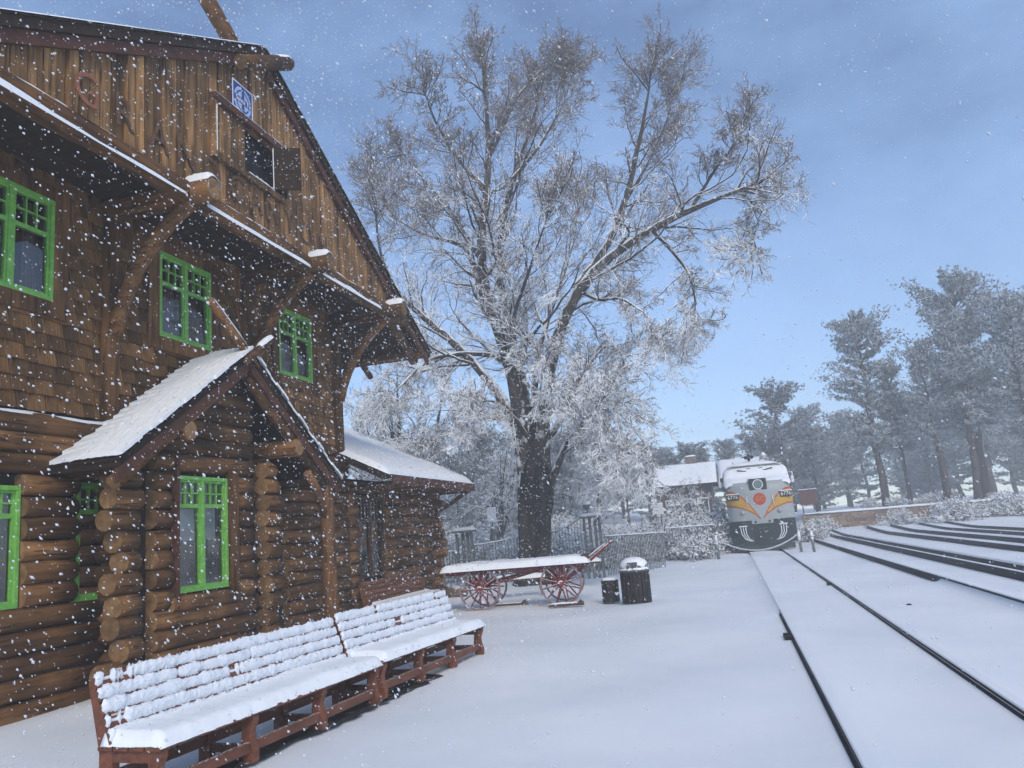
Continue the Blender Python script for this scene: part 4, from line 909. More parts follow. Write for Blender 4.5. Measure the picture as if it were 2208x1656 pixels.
# ------------------------------------------------------------------ conifers
def pine_mesh(seed, H, crown0=.35, width=.17, nb=90, per=26, dens=8):
    rng = np.random.default_rng(seed)
    zt = np.linspace(0, H, 14); wob = np.cumsum(rng.normal(0, .05, (14, 2)), 0); tr = np.stack([wob[:, 0], wob[:, 1], zt], 1); rr = np.interp(zt, [0, H * .1, H * .7, H], [.34, .28, .13, .02]) * H / 15
    V, Q = tubes(tr[None], rr[None], 10); V += rng.normal(0, .012, V.shape); trunk = np_mesh('trunk', V, Q, M['pinebark'], True)
    T = np.sort(rng.random(nb)) ** .85; z0 = H * (crown0 + (.985 - crown0) * T); prof = np.interp(T, [0, .15, .4, .7, .9, 1], [.55, .9, 1.0, .85, .5, .18])
    lob = 1 + .35 * np.sin(z0 * 1.9 + seed) ; L = H * width * prof * rng.uniform(.55, 1.15, nb) * np.clip(lob, .6, 1.3); az = rng.uniform(0, 6.283, nb) + .5 * np.sin(z0)
    K = 7; u = np.linspace(0, 1, K); sl = np.interp(T, [0, .5, 1], [-.25, .12, .9]) + rng.normal(0, .12, nb)
    bx = np.interp(z0, zt, tr[:, 0]); by = np.interp(z0, zt, tr[:, 1])
    P = np.stack([bx[:, None] + np.cos(az)[:, None] * L[:, None] * u, by[:, None] + np.sin(az)[:, None] * L[:, None] * u, z0[:, None] + L[:, None] * (sl[:, None] * u + .25 * u ** 2)], -1); P[:, 1:] += rng.normal(0, .06, (nb, K - 1, 3))
    Rb = np.linspace(.055, .015, K)[None] * np.ones((nb, 1)) * H / 15
    br = np_mesh('boughs', *tubes(P, Rb, 4), M['pinebark'], True)
    # needle tufts
    m = nb * per; idx = np.repeat(np.arange(nb), per); w = .22 + .80 * rng.random(m) ** .75; f = np.clip(w, 0, .98) * (K - 1); i0 = f.astype(int); fr = (f - i0)[:, None]
    C = P[idx, i0] * (1 - fr) + P[idx, i0 + 1] * fr; side = (L[idx] * .24 * w)[:, None]; C = C + rng.normal(0, 1, (m, 3)) * np.array([1, 1, .38]) * side * .62
    D = norm(rng.normal(0, 1, (m, dens, 3)) + np.array([0, 0, .55])); ln = rng.uniform(.11, .24, (m, dens, 1)) * (H / 15) ** .5; sd = norm(np.cross(D, rng.normal(0, 1, (m, dens, 3)))) * rng.uniform(.025, .05, (m, dens, 1))
    a = C[:, None] - sd - D * .04; b = C[:, None] + sd - D * .04; c = C[:, None] + D * ln; VV = np.stack([a, b, c], 2).reshape(-1, 3); QQ = np.arange(len(VV)).reshape(-1, 3)
    pt = .50 + .34 * np.clip(D[:, :, 2], 0, 1) + .10 * (rng.random((m, 1)) < .3); mi = (rng.random((m, dens)) < pt).astype(int).ravel()
    crown = np_mesh('crown', VV, QQ, [M['needle'], M['needlesnow']], False, mi)
    return trunk, br, crown
PM = [pine_mesh(3, 15, .27, .185, 150, 60, 7), pine_mesh(8, 15, .36, .16, 130, 56, 7), pine_mesh(14, 15, .31, .20, 140, 56, 7), pine_mesh(23, 9, .08, .24, 95, 46, 7), pine_mesh(27, 8, .05, .32, 95, 46, 7)]
def pine(label, x, y, H, k, rz, name='pine_tree', group='tall pines beyond the stone wall', sw=1.0):
    h0 = (15, 15, 15, 9, 8)[k]; s = H / h0; t = empty(name, (x, y, float(gz(x, y)) - .1), rz); t.scale = (s * sw, s * sw, s); tag(t, label, 'tree', group)
    for n_, me in zip(('trunk', 'boughs', 'crown'), PM[k]): link(n_, me, t)
pine('tall straight pine standing apart, leftmost of the big pines', 11.3, 66, 14.9, 0, .3)
pine('slender pine with a thin trunk right of the leftmost big pine', 13.5, 68, 11.0, 1, 1.2, sw=.8)
pine('pine with bare lower trunk between the slender and dark trunked pines', 15.0, 64, 11.5, 2, 2.0, sw=.8)
pine('dark trunked pine under the tallest crown', 16.8, 63, 13.5, 1, 3.3)
pine('tallest pine with broad crown at the right', 18.6, 66.5, 17.2, 0, 4.1, sw=1.1)
pine('thick trunked pine near the right edge', 20.4, 62, 14.0, 2, 5.2)
pine('pine cut by the right edge of the picture', 23.6, 64, 15, 1, .9, sw=1.1)
pine('farther pine at the right edge', 26.6, 72, 16.5, 0, 2.9)
pine('round topped pine rising behind the locomotive', 5.0, 76, 12.0, 3, .7, sw=1.35)
pine('lower pine beside the round topped one behind the brown sign', 8.4, 84, 8.0, 3, 1.7, sw=1.2)
o = MB().tube([(0, 0, 0), (.02, 0, 2.0), (.0, 0, 3.6)], [.24, .2, .17], 9).build('dead_stump', M['pinebark'], None, (15.0, 63, float(gz(15.0, 63)) - .05)); tag(o, 'short broken dead trunk among the pine trunks', 'stump')
# hazy wood behind
rgw = random.Random(77); placed = []
def wood(n, x0, x1, y0, y1, h0, h1, ks, label, group):
    k = 0; tries = 0
    while k < n and tries < 4000:
        tries += 1; x, y = rgw.uniform(x0, x1), rgw.uniform(y0, y1)
        if any((x - a) ** 2 + (y - b_) ** 2 < 4.5 for a, b_ in placed): continue
        placed.append((x, y)); pine(label, x, y, rgw.uniform(h0, h1), rgw.choice(ks), rgw.uniform(0, 6.28), 'woodland_tree', group, rgw.uniform(.95, 1.35)); k += 1
wood(38, -38, 4, 70, 95, 6.0, 9.0, (3, 4, 2), 'grey snowy conifer in the low wood behind the houses', 'conifers of the hazy wood')
wood(16, -26, -10, 50, 66, 5.0, 8.0, (3, 4), 'snowy conifer behind the cottonwood and wing roof', 'conifers behind the wing')
wood(12, 24, 54, 88, 112, 10, 14, (0, 1, 2), 'faint pine in the mist behind the tall pines', 'faint pines in the mist')
wood(34, 6, 60, 100, 130, 9.0, 13, (3, 4, 2), 'low misty conifer seen between the pine trunks', 'low conifers between the pine trunks')
# ------------------------------------------------------------------ shrubs
def shrub_mesh(seed, n=70, spread=1.0, grass=False):
    rng = np.random.default_rng(seed); a = rng.uniform(0, 6.283, n); e = rng.uniform(.12, 1.45, n) if not grass else rng.uniform(.5, 1.5, n); L = rng.uniform(.5, 1.0, n)
    K = 5; u = np.linspace(0, 1, K); c0 = rng.normal(0, .12, (n, 2)) * spread
    P = np.stack([c0[:, :1] + np.cos(a)[:, None] * np.cos(e)[:, None] * L[:, None] * u * spread, c0[:, 1:] + np.sin(a)[:, None] * np.cos(e)[:, None] * L[:, None] * u * spread, np.sin(e)[:, None] * L[:, None] * (u - (.12 if not grass else .3) * u ** 2)], -1)
    P[:, 1:] += np.cumsum(rng.normal(0, .035, (n, K - 1, 3)), 1); R_ = np.linspace(.016, .007, K)[None] * np.ones((n, 1))
    b, br = grow(P, R_, 9, rng, (.25, .5), (20, 65), .8, 4, .2, .15, .1, .25, .6); br = np.clip(br, .007, .012)
    c, cr = grow(b, br, 4, rng, (.25, .5), (20, 65), .9, 3, .2, .15, .15, .25, .8); cr = np.clip(cr, .008, .012)
    stems = np_mesh('stems', *tubes(P, R_, 4), M['shrub']); crown = np_mesh('twigs', *merge([tubes(b, br, 3), tubes(c, cr * 1.25, 3)]), M['shrub'])
    # leaf clumps holding snow
    m = 900; ii = rng.integers(0, len(b), m); C = b[ii, -1] + rng.normal(0, .03, (m, 3)); D = norm(rng.normal(0, 1, (m, 3, 3)) + np.array([0, 0, .4])); sd = norm(np.cross(D, rng.normal(0, 1, (m, 3, 3)))) * .022
    VV = np.stack([C[:, None] - sd, C[:, None] + sd, C[:, None] + D * .075], 2).reshape(-1, 3); leaf = np_mesh('leaves', VV, np.arange(len(VV)).reshape(-1, 3), M['sage'])
    # snow pads
    m = 800; ii = rng.integers(0, len(b), m); C = b[ii, -2] + np.array([0, 0, .015]); rad = rng.uniform(.025, .08, m)
    ico = np.array([(1, 0, 0), (-1, 0, 0), (0, 1, 0), (0, -1, 0), (0, 0, .62), (0, 0, -.35)]); tri = np.array([(0, 2, 4), (2, 1, 4), (1, 3, 4), (3, 0, 4), (2, 0, 5), (1, 2, 5), (3, 1, 5), (0, 3, 5)])
    VV = (C[:, None] + ico[None] * rad[:, None, None] * rng.uniform(.7, 1.3, (m, 6, 1))).reshape(-1, 3); QQ = (tri[None] + (np.arange(m) * 6)[:, None, None]).reshape(-1, 3)
    pads = np_mesh('snow_pads', VV, QQ, M['snow'], True)
    return stems, crown, leaf, pads
SM = [shrub_mesh(1), shrub_mesh(2, 80, 1.2), shrub_mesh(3, 60, .9), shrub_mesh(5, 90, 1.1, True)]
def shrub(label, x, y, s, k, rz, hs=1.0, group='snow laden shrubs'):
    t = empty('snowy_shrub', (x, y, float(gz(x, y)) - .03), rz); t.scale = (s, s, s * hs); tag(t, label, 'shrub', group)
    for n_, me in zip(('stems', 'twigs', 'leaves', 'snow_pads'), SM[k]): o = link(n_, me, t); o['kind'] = 'stuff'
shrub('low grassy snow laden clump right in front of the locomotive post', -1.55, 34.6, 1.25, 3, .2)
shrub('rounded snowy shrub left of the low grassy clump', -2.9, 36.0, 1.5, 1, 1.0)
shrub('snowy shrub against the left side of the locomotive', -.95, 39.5, 1.9, 0, 2.0)
shrub('tall dark leaved snowy shrub in front of the brown house', -2.2, 45.5, 2.9, 1, 2.6, 1.0)
shrub('small snowy shrub just right of the locomotive', 4.2, 46.0, 1.2, 2, .5)
shrub('tiny snowy shrub at the left end of the stone wall', 5.6, 55.0, 1.1, 0, .9)
shrub('upright snowy shrub in front of the middle of the stone wall', 10.8, 58.0, 1.15, 1, 1.9)
def shrub_field(n, x0, x1, y0, y1, s0, s1, label, group, minz=1.0):
    for i in range(n): shrub(label, rgw.uniform(x0, x1), rgw.uniform(y0, y1), rgw.uniform(s0, s1), rgw.randrange(4), rgw.uniform(0, 6.28), rgw.uniform(.8, 1.1), group)
shrub_field(26, -17, -8.6, 30, 40, 1.0, 1.7, 'snow laden shrub behind the iron fence, left of the trunk', 'shrubs behind the fence left of the trunk')
shrub_field(22, -7.6, -3.4, 32, 43, 1.0, 1.7, 'snow laden shrub behind the gate, right of the trunk', 'shrubs behind the gate right of the trunk')
shrub_field(13, -3.6, -1.0, 37.5, 44, 1.3, 2.2, 'snow laden shrub in the bank left of the locomotive', 'shrubs in the bank left of the locomotive')
shrub_field(16, 12.6, 25, 56.3, 58.9, 1.0, 1.9, 'snow laden shrub along the right stretch of the stone wall', 'shrubs along the right stretch of wall')
shrub_field(9, 8, 25, 62.5, 67, .6, 1.0, 'snow laden shrub on the bank above the stone wall', 'shrubs above the stone wall')
shrub_field(18, -24, -9, 41, 56, 1.3, 2.2, 'snow laden shrub on the slope far behind the fence', 'shrubs on the slope far behind the fence')
# ------------------------------------------------------------------ retaining wall
def stone_wall():
    t = empty('stone_wall', (4.9, 59.6, 0.0)); tag(t, 'low tan stone retaining wall with snow capped top beyond the tracks', 'stone wall')
    L = 21.0; g0 = .26; h = 1.1; rg_ = random.Random(4); zc = g0 - .1
    MB().box(0, L, .12, .5, .2, g0 + h - .05).build('core', M['mortar'], t)
    mesh_v = []
    for k in range(6):
        b = MB(); w, hh = .5 + .12 * (k % 3), .19; j = lambda: rg_.uniform(-.02, .02)
        b.add([(j(), j(), j()), (w + j(), j(), j()), (w + j(), .25, j()), (j(), .25, j()), (j(), j(), hh + j()), (w + j(), j(), hh + j()), (w + j(), .25, hh + j()), (j(), .25, hh + j())], [(0, 3, 2, 1), (4, 5, 6, 7), (0, 1, 5, 4), (2, 3, 7, 6), (0, 4, 7, 3), (1, 2, 6, 5)]); mesh_v.append((b.mesh('stone', M['stone']), w))
    for row in range(5):
        x = -rg_.random() * .3
        while x < L - .3:
            me, w = rg_.choice(mesh_v); link('stone', me, t, (max(x, 0), rg_.uniform(-.03, .05), g0 - .02 + row * .205)); x += w + .03
    snow_slab(lambda u, v: (-.05 + (L + .1) * u, -.06 + .6 * v, g0 + h + .0), 90, 5, .09, 'cap_snow', M['snow'], t, seed=5, rough=.4, edge=.1)
stone_wall()
# ------------------------------------------------------------------ brown notice board and small signs
def notice():
    t = empty('notice_board', (5.55, 60.9, 1.0)); tag(t, 'brown board on two posts behind the stone wall', 'sign')
    MB().box(-.58, .58, -.03, .03, 1.0, 2.05).build('board', M['brownsign'], t)
    for s in (-.45, .45): MB().box(s - .04, s + .04, .035, .11, -.2, 2.1).build('post', M['housewall'], t)
    MB().box(-.62, .62, -.06, .05, 2.055, 2.10).build('top_rail', M['white'], t)
    MB().box(-.60, .60, -.05, -.035, 1.5, 1.54).build('middle_rail', M['brownsign'], t)
notice()
def small_sign(label, x, y, h, w, hh):
    z = float(gz(x, y)); t = empty('small_sign', (x, y, z)); tag(t, label, 'sign', 'small white signs on posts')
    MB().box(-.035, .035, 0, .05, -.1, h).build('post', M['iron'], t); MB().box(-w / 2, w / 2, -.03, -.002, h - hh, h).build('sign_plate', M['white'], t)
    snow_slab(lambda u, v: (-w / 2 + w * u, -.04 + .09 * v, h), 6, 3, .05, 'sign_snow', M['snow'], t, seed=3)
small_sign('small white sign on a post left of the cottonwood trunk', -12.0, 41, 2.3, .5, .7)
small_sign('small white sign in front of the brown house', -3.3, 41.5, 2.3, .28, .5)
# ------------------------------------------------------------------ houses behind
def house(label, x0, x1, y0, y1, ze, zr, zb, chim):
    t = empty('brown_house', ((x0 + x1) / 2, (y0 + y1) / 2, zb)); inv = (-(x0 + x1) / 2, -(y0 + y1) / 2, -zb); tag(t, label, 'house', 'brown houses behind the shrubs'); ym = (y0 + y1) / 2
    B = lambda b, n, m: b.build(n, m, t, inv)
    B(MB().box(x0 + .4, x1 - .4, y0 + .6, y1 - .6, zb, ze + .25), 'wall', M['housewall'])
    B(MB().prism([(y0 + .6, ze + .26), (y1 - .6, ze + .26), (ym, zr - .15)], 0, x0 + .45, x1 - .45), 'gable_wall', M['housewall'])
    for s in (-1, 1):
        ye = ym + s * (ym - y0)
        B(MB().prism([(ye, ze), (ym, zr), (ym, zr - .12), (ye, ze - .12)], 0, x0, x1), 'roof', M['soffit'])
        snow_slab(lambda u, v, ye=ye: (x0 - .02 + (x1 - x0 + .04) * u, ye + (ym - ye) * v, ze + .005 + (zr - ze) * v), 14, 10, .14, 'roof_snow', M['snow'], t, inv, seed=9, edge=.06)
    if chim:
        cx = x0 + (x1 - x0) * .62; c = B(MB().box(cx - .42, cx + .42, ym - .3, ym + .3, zr - .6, zr + .5), 'chimney', M['brick']); 
        snow_slab(lambda u, v: (cx - .44 + .88 * u, ym - .32 + .64 * v, zr + .5), 6, 5, .12, 'chimney_snow', M['snow'], c, seed=2, edge=.3)
    for k in range(3):
        wx = x0 + (x1 - x0) * (.25 + .25 * k); w = B(MB().box(wx - .4, wx + .4, y0 + .55, y0 + .598, zb + 1.0, zb + 2.1), 'window', M['white']); MB().box(wx - .33, wx + .33, y0 + .53, y0 + .548, zb + 1.07, zb + 2.03).build('pane', M['black'], w)
    return t
house('brown house with snowy roof and chimney left of the locomotive', -5.1, -.55, 59.5, 65, 4.1, 5.75, 1.0, True)
house('second brown house with snowy roof behind the locomotive', -.4, 3.2, 64, 70.5, 4.5, 6.1, 1.2, False)
# ------------------------------------------------------------------ locomotive
LOCO = (1.40, 38.0, .07)
def locomotive():
    t = empty('locomotive', LOCO); tag(t, 'silver diesel locomotive with yellow and red nose stripes, snow on cab', 'locomotive')
    W = 1.46
    def yN(x, z): return .42 * (abs(x) / W) ** 7 + .16 * (abs(x) / W) ** 2 + .30 * max(0, (z - 2.45) / .62) ** 3 * .6 + .04 * ((z - 1.35) / 1.7)
    nx, nz_ = 28, 20; V = []
    for j in range(nz_ + 1):
        z = 1.35 + (3.07 - 1.35) * j / nz_
        for i in range(nx + 1):
            x = W * (2 * i / nx - 1); V.append((x * (1 - .02 * j / nz_), yN(x, z), z))
    b = MB(); b.add(V, [(j * (nx + 1) + i, j * (nx + 1) + i + 1, (j + 1) * (nx + 1) + i + 1, (j + 1) * (nx + 1) + i) for j in range(nz_) for i in range(nx)], 0, True)
    b.build('nose', M['lgrey'], t)
    def ring(y, w, zs, zc, n=5.0, K=24, grow_=0.0, z0=1.35):
        P = [(-w - grow_, y, z0)]
        for k in range(K + 1):
            a = math.pi - math.pi * k / K; c, s = math.cos(a), math.sin(a)
            P.append(((w + grow_) * math.copysign(abs(c) ** (2 / n), c), y, zs + (zc - zs + grow_) * abs(s) ** (2 / n)))
        return P + [(w + grow_, y, z0)]
    def loft(rings):
        n = len(rings[0]); V = [p for r in rings for p in r]; b = MB(); b.add(V, [(i * n + k, i * n + k + 1, (i + 1) * n + k + 1, (i + 1) * n + k) for i in range(len(rings) - 1) for k in range(n - 1)], 0, True); return b
    body = loft([ring(.56, 1.44, 2.6, 3.09), ring(.95, W, 2.65, 3.16), ring(1.25, W, 2.75, 3.22)]); body.build('hood', M['lgrey'], t)
    cab = loft([ring(1.25, W, 2.8, 3.22, 5), ring(1.75, W, 3.3, 3.80, 4), ring(2.1, W, 3.35, 4.0, 2.6), ring(3.0, W, 3.35, 4.06, 2.4), ring(9, W, 3.35, 4.06, 2.4), ring(16.2, W, 3.35, 4.06, 2.4)]); cab.build('carbody', M['lgrey'], t)
    MB().box(-W, W, 16.15, 16.25, 1.35, 3.4).build('rear_bulkhead', M['lgrey'], t)
    # snow lying over the nose top, windshield and roof
    def cover(rings, th): return loft([[p for p in r[3:-3]] for r in rings])
    sn = loft([ring(.30, 1.36, 2.62, 2.99, 5, 24, .02)[3:-3], ring(.42, 1.40, 2.62, 3.08, 5, 24, .06)[3:-3], ring(.7, 1.42, 2.64, 3.15, 5, 24, .08)[3:-3], ring(1.2, 1.42, 2.8, 3.24, 5, 24, .08)[3:-3], ring(1.35, 1.42, 2.95, 3.40, 5, 24, .06)[3:-3], ring(1.75, 1.42, 3.35, 3.82, 4, 24, .05)[3:-3], ring(2.1, 1.44, 3.38, 4.02, 2.6, 24, .07)[3:-3], ring(3, 1.44, 3.38, 4.08, 2.4, 24, .09)[3:-3], ring(16.2, 1.44, 3.38, 4.08, 2.4, 24, .09)[3:-3]])
    sn.build('snow_cover', M['snow'], t)
    # windshield surrounds, wipers, mirrors
    for s in (-1, 1):
        q = MB(); q.beam((s * 1.38, 1.18, 3.0), (s * 1.36, 1.55, 3.5), .05, .05); q.build('windshield_frame', M['lgreen'], t)
        MB().beam((s * .38, 1.52, 3.62 + .0), (s * .80, 1.50, 3.70 - .0), .03, .05).build('wiper', M['black'], t)
        MB().beam((s * .18, 1.62, 3.74), (s * .36, 1.62, 3.75), .02, .03).build('wiper', M['black'], t)
        m = MB().tube([(s * 1.44, 1.9, 3.45), (s * 1.66, 1.75, 3.42), (s * 1.64, 1.75, 3.15)], .03, 6).build('mirror_arm', M['white'], t)
        MB().box(s * 1.64 - .06, s * 1.64 + .06, 1.70, 1.78, 2.95, 3.25).build('mirror', M['white'], t)
        MB().box(min(s * 1.462, s * 1.475), max(s * 1.462, s * 1.475), 1.9, 2.9, 2.6, 3.25).build('side_window', M['black'], t)
        for z in (1.55, 1.9, 2.3, 2.7): MB().tube([(s * 1.42, .50, z), (s * 1.50, .44, z), (s * 1.50, .60, z)], .018, 6).build('grab_iron', M['white'], t)
    MB().beam((-1.25, 1.72, 3.90), (1.25, 1.72, 3.90), .22, .03).build('visor', M['lgrey'], t)
    # headlight box
    hx = MB().box(-.38, .38, yN(0, 2.9) - .06, yN(0, 2.9) + .4, 2.68, 3.20).build('headlight_housing', M['lgreen'], t)
    def disc(x, z, r, y, n=28): return [(x + r * math.cos(2 * math.pi * k / n), y, z + r * math.sin(2 * math.pi * k / n)) for k in range(n)]
    y0 = yN(0, 2.9) - .06
    b = MB(); b.add(disc(0, 2.93, .19, y0 - .02), [tuple(range(28))]); b.build('headlight_lens', M['lens'], hx)
    V = disc(0, 2.93, .225, y0 - .035) + disc(0, 2.93, .19, y0 - .035) + disc(0, 2.93, .225, y0); b = MB(); b.add(V, [(k, (k + 1) % 28, 28 + (k + 1) % 28, 28 + k) for k in range(28)] + [(k, (k + 1) % 28, 56 + (k + 1) % 28, 56 + k) for k in range(28)]); b.build('headlight_rim', M['white'], hx)
    # stripes wrapped on the nose
    up = [(-1.44, 2.74), (-1.15, 2.70), (-.90, 2.56), (-.68, 2.34), (-.45, 2.05), (-.25, 1.76), (-.05, 1.42)]; lo = [(-1.44, 2.02), (-1.15, 2.00), (-.90, 1.93), (-.68, 1.85), (-.45, 1.72), (-.25, 1.58), (-.05, 1.40)]
    def lerp_poly(P, u): 
        f = u * (len(P) - 1); i = min(int(f), len(P) - 2); w = f - i; return (P[i][0] * (1 - w) + P[i + 1][0] * w, P[i][1] * (1 - w) + P[i + 1][1] * w)
    def band(A, B, s, off, mtl, name):
        V = []; nu, nv = 30, 6
        for i in range(nu + 1):
            a, c = lerp_poly(A, i / nu), lerp_poly(B, i / nu)
            for j in range(nv + 1): x = -s * (a[0] + (c[0] - a[0]) * j / nv); z = a[1] + (c[1] - a[1]) * j / nv; V.append((x, yN(x, z) - off, z))
        b = MB(); b.add(V, [(i * (nv + 1) + j, i * (nv + 1) + j + 1, (i + 1) * (nv + 1) + j + 1, (i + 1) * (nv + 1) + j) for i in range(nu) for j in range(nv)], 0, True); return b.build(name, M[mtl], t)
    for s in (-1, 1):
        o = band(up, lo, s, .010, 'lred', 'red_stripe')
        iu = [(x - .01, z - .075 + .02 * (x + 1.4)) for x, z in up[:-1]] + [(-.10, 1.47)]; il = [(x, z + .055) for x, z in lo[:-1]] + [(-.10, 1.465)]
        band(iu, il, s, .018, 'lyellow', 'yellow_stripe')
        # number board
        nx0 = s * 1.13; nb = MB().box(-.26, .26, -.06, .05, -.125, .125).build('number_board', M['black'], t, (nx0, yN(nx0, 2.42) - .02, 2.43), (0, 0, s * .30))
        text_obj('6776', .24, .01, M['white'], 'number_lettering', nb, (0, -.068, 0), (math.pi / 2, 0, 0))
        MB().box(-.28, .28, -.10, .05, .126, .16).build('board_snow', M['snow'], nb)
        # marker light, grab rail, hoses
        mk = MB().lathe([(.10, 0), (.10, .05), (.06, .09), (.01, .10)], n=14).build('marker_light', M['lgrey'], t, (s * .80, yN(.8, 1.75) - .01, 1.72), (math.pi / 2, 0, 0))
        MB().tube([(s * .58, yN(.5, 2.1) - .05, 1.98), (s * .55, yN(.5, 2.3) - .05, 2.42)], .018, 6).build('grab_rail', M['white'], t)
        for k in range(3): MB().tube([(s * (.98 - .11 * k), -.05, 1.10), (s * (.95 - .10 * k), -.16, .78), (s * (.80 - .08 * k), -.17, .55), (s * (.58 - .05 * k), -.12, .45)], .022, 6).build('air_hose', M['white'], t)
        MB().box(s * .86 - .18, s * .86 + .18, -.12, -.0, 1.10, 1.15).build('hose_bracket', M['white'], t)
    # round emblem
    b = MB(); b.add([(x, yN(x, z) - .014, z) for x, _, z in disc(0, 2.28, .27, 0)] + [(0, yN(0, 2.28) - .016, 2.28)], [(k, (k + 1) % 28, 28) for k in range(28)]); em = b.build('round_emblem', M['lred'], t)
    text_obj('GC', .26, .006, M['lyellow'], 'emblem_lettering', em, (0.0, yN(0, 2.28) - .024, 2.28), (math.pi / 2, 0, 0))
    # pilot
    b = MB(); b.add([(-1.42, .30, 1.36), (1.42, .30, 1.36), (1.42, .2, .35), (-1.42, .2, .35), (-.9, -.06, 1.36), (.9, -.06, 1.36), (.95, -.10, .28), (-.95, -.10, .28)], [(4, 5, 6, 7), (0, 4, 7, 3), (5, 1, 2, 6), (0, 1, 5, 4), (3, 7, 6, 2)]); b.build('pilot', M['lgreen'], t)
    MB().box(-1.40, 1.40, .4, 15.9, .75, 1.36).build('underframe', M['lgreen'], t)
    MB().prism([(-.18, .06), (-.05, .30), (.25, .30), (.25, .06)], 0, -1.25, 1.25).build('snow_plough', M['lgreen'], t)
    MB().box(-.46, .46, -.12, .0, 1.20, 1.38).build('coupler_plate', M['lgrey'], t)
    for s in (-.3, .3): MB().tube([(s, -.14, 1.28), (s, -.10, 1.28)], .05, 10).build('plate_hole', M['black'], t)
    MB().box(-.13, .13, -.42, 0, .72, .98).box(-.18, .18, -.55, -.42, .70, 1.0).build('coupler', M['lgreen'], t)
    for tx in (2.2, 4.6, 11.6, 14.0):
        for s in (-.72, .72): MB().tube([(s - .06, tx, .50), (s + .06, tx, .50)], .49, 24).build('wheel', M['lgreen'], t)
    for tx in (3.4, 12.8):
        for s in (-1, 1): MB().prism([(tx - 2.0, .45), (tx + 2.0, .45), (tx + 1.9, .85), (tx + 1.0, .98), (tx - 1.0, .98), (tx - 1.9, .85)], 0, s * 1.05 - .08, s * 1.05 + .08).build('truck_frame', M['lgreen'], t)
    # horns and bell on the roof
    for i, (x, z, yl) in enumerate(((-.32, 4.30, 2.1), (-.18, 4.36, 1.9), (-.04, 4.30, 2.05), (-.18, 4.22, 2.2))):
        h = MB().tube([(x, yl + .5, z), (x, yl + .15, z), (x, yl, z)], [.025, .04, .085], 10, True, 0, 1).build('horn', [M['lgrey'], M['black']], t)
    MB().beam((-.18, 2.3, 4.0), (-.18, 2.3, 4.35), .08, .08).build('horn_bracket', M['lgrey'], t)
    be = MB().lathe([(.16, 0), (.15, .08), (.11, .18), (.08, .26), (.02, .30)], n=14).build('bell', M['lgrey'], t, (.52, 2.6, 4.18)); MB().lathe([(.13, .17), (.09, .28), (.02, .34)], n=12).build('bell_snow', M['snow'], be)
    b = MB(); b.beam((.30, 2.6, 4.05), (.38, 2.6, 4.40), .05, .05); b.beam((.74, 2.6, 4.05), (.66, 2.6, 4.40), .05, .05); b.beam((.37, 2.6, 4.42), (.67, 2.6, 4.42), .05, .05); b.build('bell_yoke', M['lgrey'], t)
    for s in (-1, 1): MB().tube([(s * .9, 2.2, 4.06), (s * .95, 2.2, 4.16), (s * .95, 2.8, 4.16), (s * .9, 2.8, 4.06)], .02, 6).build('roof_grab', M['white'], t)
locomotive()
# chain across the track and its posts
for lab, x, y, h in (('dark chain post left of the locomotive', -.62, 34.4, .95), ('dark chain post right of the locomotive', 2.62, 34.8, .85), ('outermost dark post beside the second track', 3.05, 34.2, .85)):
    o = MB().tube([(0, 0, -.05), (-.02, 0, h)], [.06, .055], 8).build('chain_post', M['iron'], None, (x, y, 0)); tag(o, lab, 'post', 'posts holding the chain'); snow_slab(lambda u, v: (-.06 + .12 * u, -.06 + .12 * v, h), 4, 4, .05, 'post_snow', M['snow'], o, seed=1)
pts = [(-.62 + 3.24 * i / 24, 34.4 + .4 * i / 24, .82 - .55 * (1 - (2 * i / 24 - 1) ** 2)) for i in range(25)]
o = MB().tube(pts, .032, 6).build('snowy_chain', M['rope']); tag(o, 'snow covered chain sagging across the track before the locomotive', 'chain')
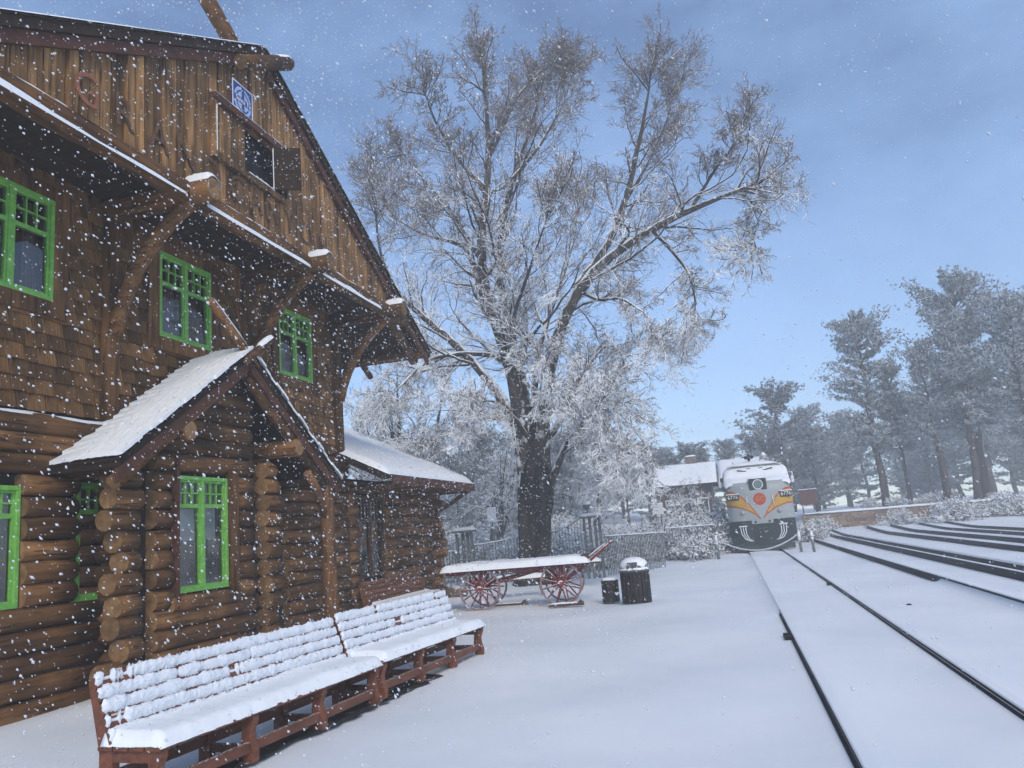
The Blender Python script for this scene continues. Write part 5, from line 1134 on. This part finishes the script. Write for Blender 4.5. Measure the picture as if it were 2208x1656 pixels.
# ------------------------------------------------------------------ falling snow
def falling_snow():
    rng = np.random.default_rng(99); n = 100000
    C = np.stack([rng.uniform(-6.6, 7, n), rng.uniform(.9, 17, n), rng.uniform(.05, 9.5, n)], 1)
    gust = np.clip(1.15 - np.clip((C[:, 0] + 4.6) / 4.0, 0, 1), .10, 1)          # the flurry is thickest along the station
    d = np.linalg.norm(C - EYE, axis=1); keep = (d > 2.2) & (rng.random(n) < gust); C = C[keep]; m = len(C)
    s = np.clip(rng.lognormal(math.log(.0048), .45, m), .0024, .013)
    s = np.minimum(s, .0017 * np.linalg.norm(C - EYE, axis=1))
    ico = np.array([(1, 0, 0), (-1, 0, 0), (0, 1, 0), (0, -1, 0), (0, 0, 1.7), (0, 0, -1.7)], float); tri = np.array([(0, 2, 4), (2, 1, 4), (1, 3, 4), (3, 0, 4), (2, 0, 5), (1, 2, 5), (3, 1, 5), (0, 3, 5)])
    sh = ico[None] * rng.uniform(.55, 1.35, (m, 6, 1))
    ax = norm(np.array([.55, .25, -.75]) + rng.normal(0, .22, (m, 3))); r1 = norm(np.cross(ax, rng.normal(0, 1, (m, 3)))); r2 = np.cross(ax, r1)
    B = np.stack([r1, r2, ax], 1); V = np.einsum('mki,mij->mkj', sh * s[:, None, None], B) + C[:, None]
    Q = (tri[None] + (np.arange(m) * 6)[:, None, None]).reshape(-1, 3)
    o = link('falling_snow', np_mesh('falling_snow', V.reshape(-1, 3), Q, M['flake'], True)); tag(o, 'snowflakes drifting down through the air', kind='stuff')
falling_snow()
# ------------------------------------------------------------------ haze
def haze():
    o = MB().box(-130, 130, -20, 240, -1.5, 26).build('haze', []); m = bpy.data.materials.new('haze_air'); m.use_nodes = True; N = m.node_tree.nodes; N.clear()
    out = N.new('ShaderNodeOutputMaterial'); v = N.new('ShaderNodeVolumePrincipled'); v.inputs['Color'].default_value = (.97, .96, .93, 1); v.inputs['Density'].default_value = .0046; v.inputs['Anisotropy'].default_value = .2
    m.node_tree.links.new(v.outputs[0], out.inputs['Volume']); m.cycles.homogeneous_volume = True; v.inputs['Density Attribute'].default_value = ''; o.data.materials.append(m); tag(o, 'pale snowy haze hanging in the air', kind='stuff')
haze()

for lab, x, y, r in (('small dark stone in the snow beside the right rail of the nearest track', 2.75, 15.3, .05)  ,):
    o = MB().lathe([(r * .7, -.01), (r, r * .3), (r * .8, r * .8), (r * .3, r)], n=7).build('stone', M['black'], None, (x, y, .02)); tag(o, lab, 'stone')
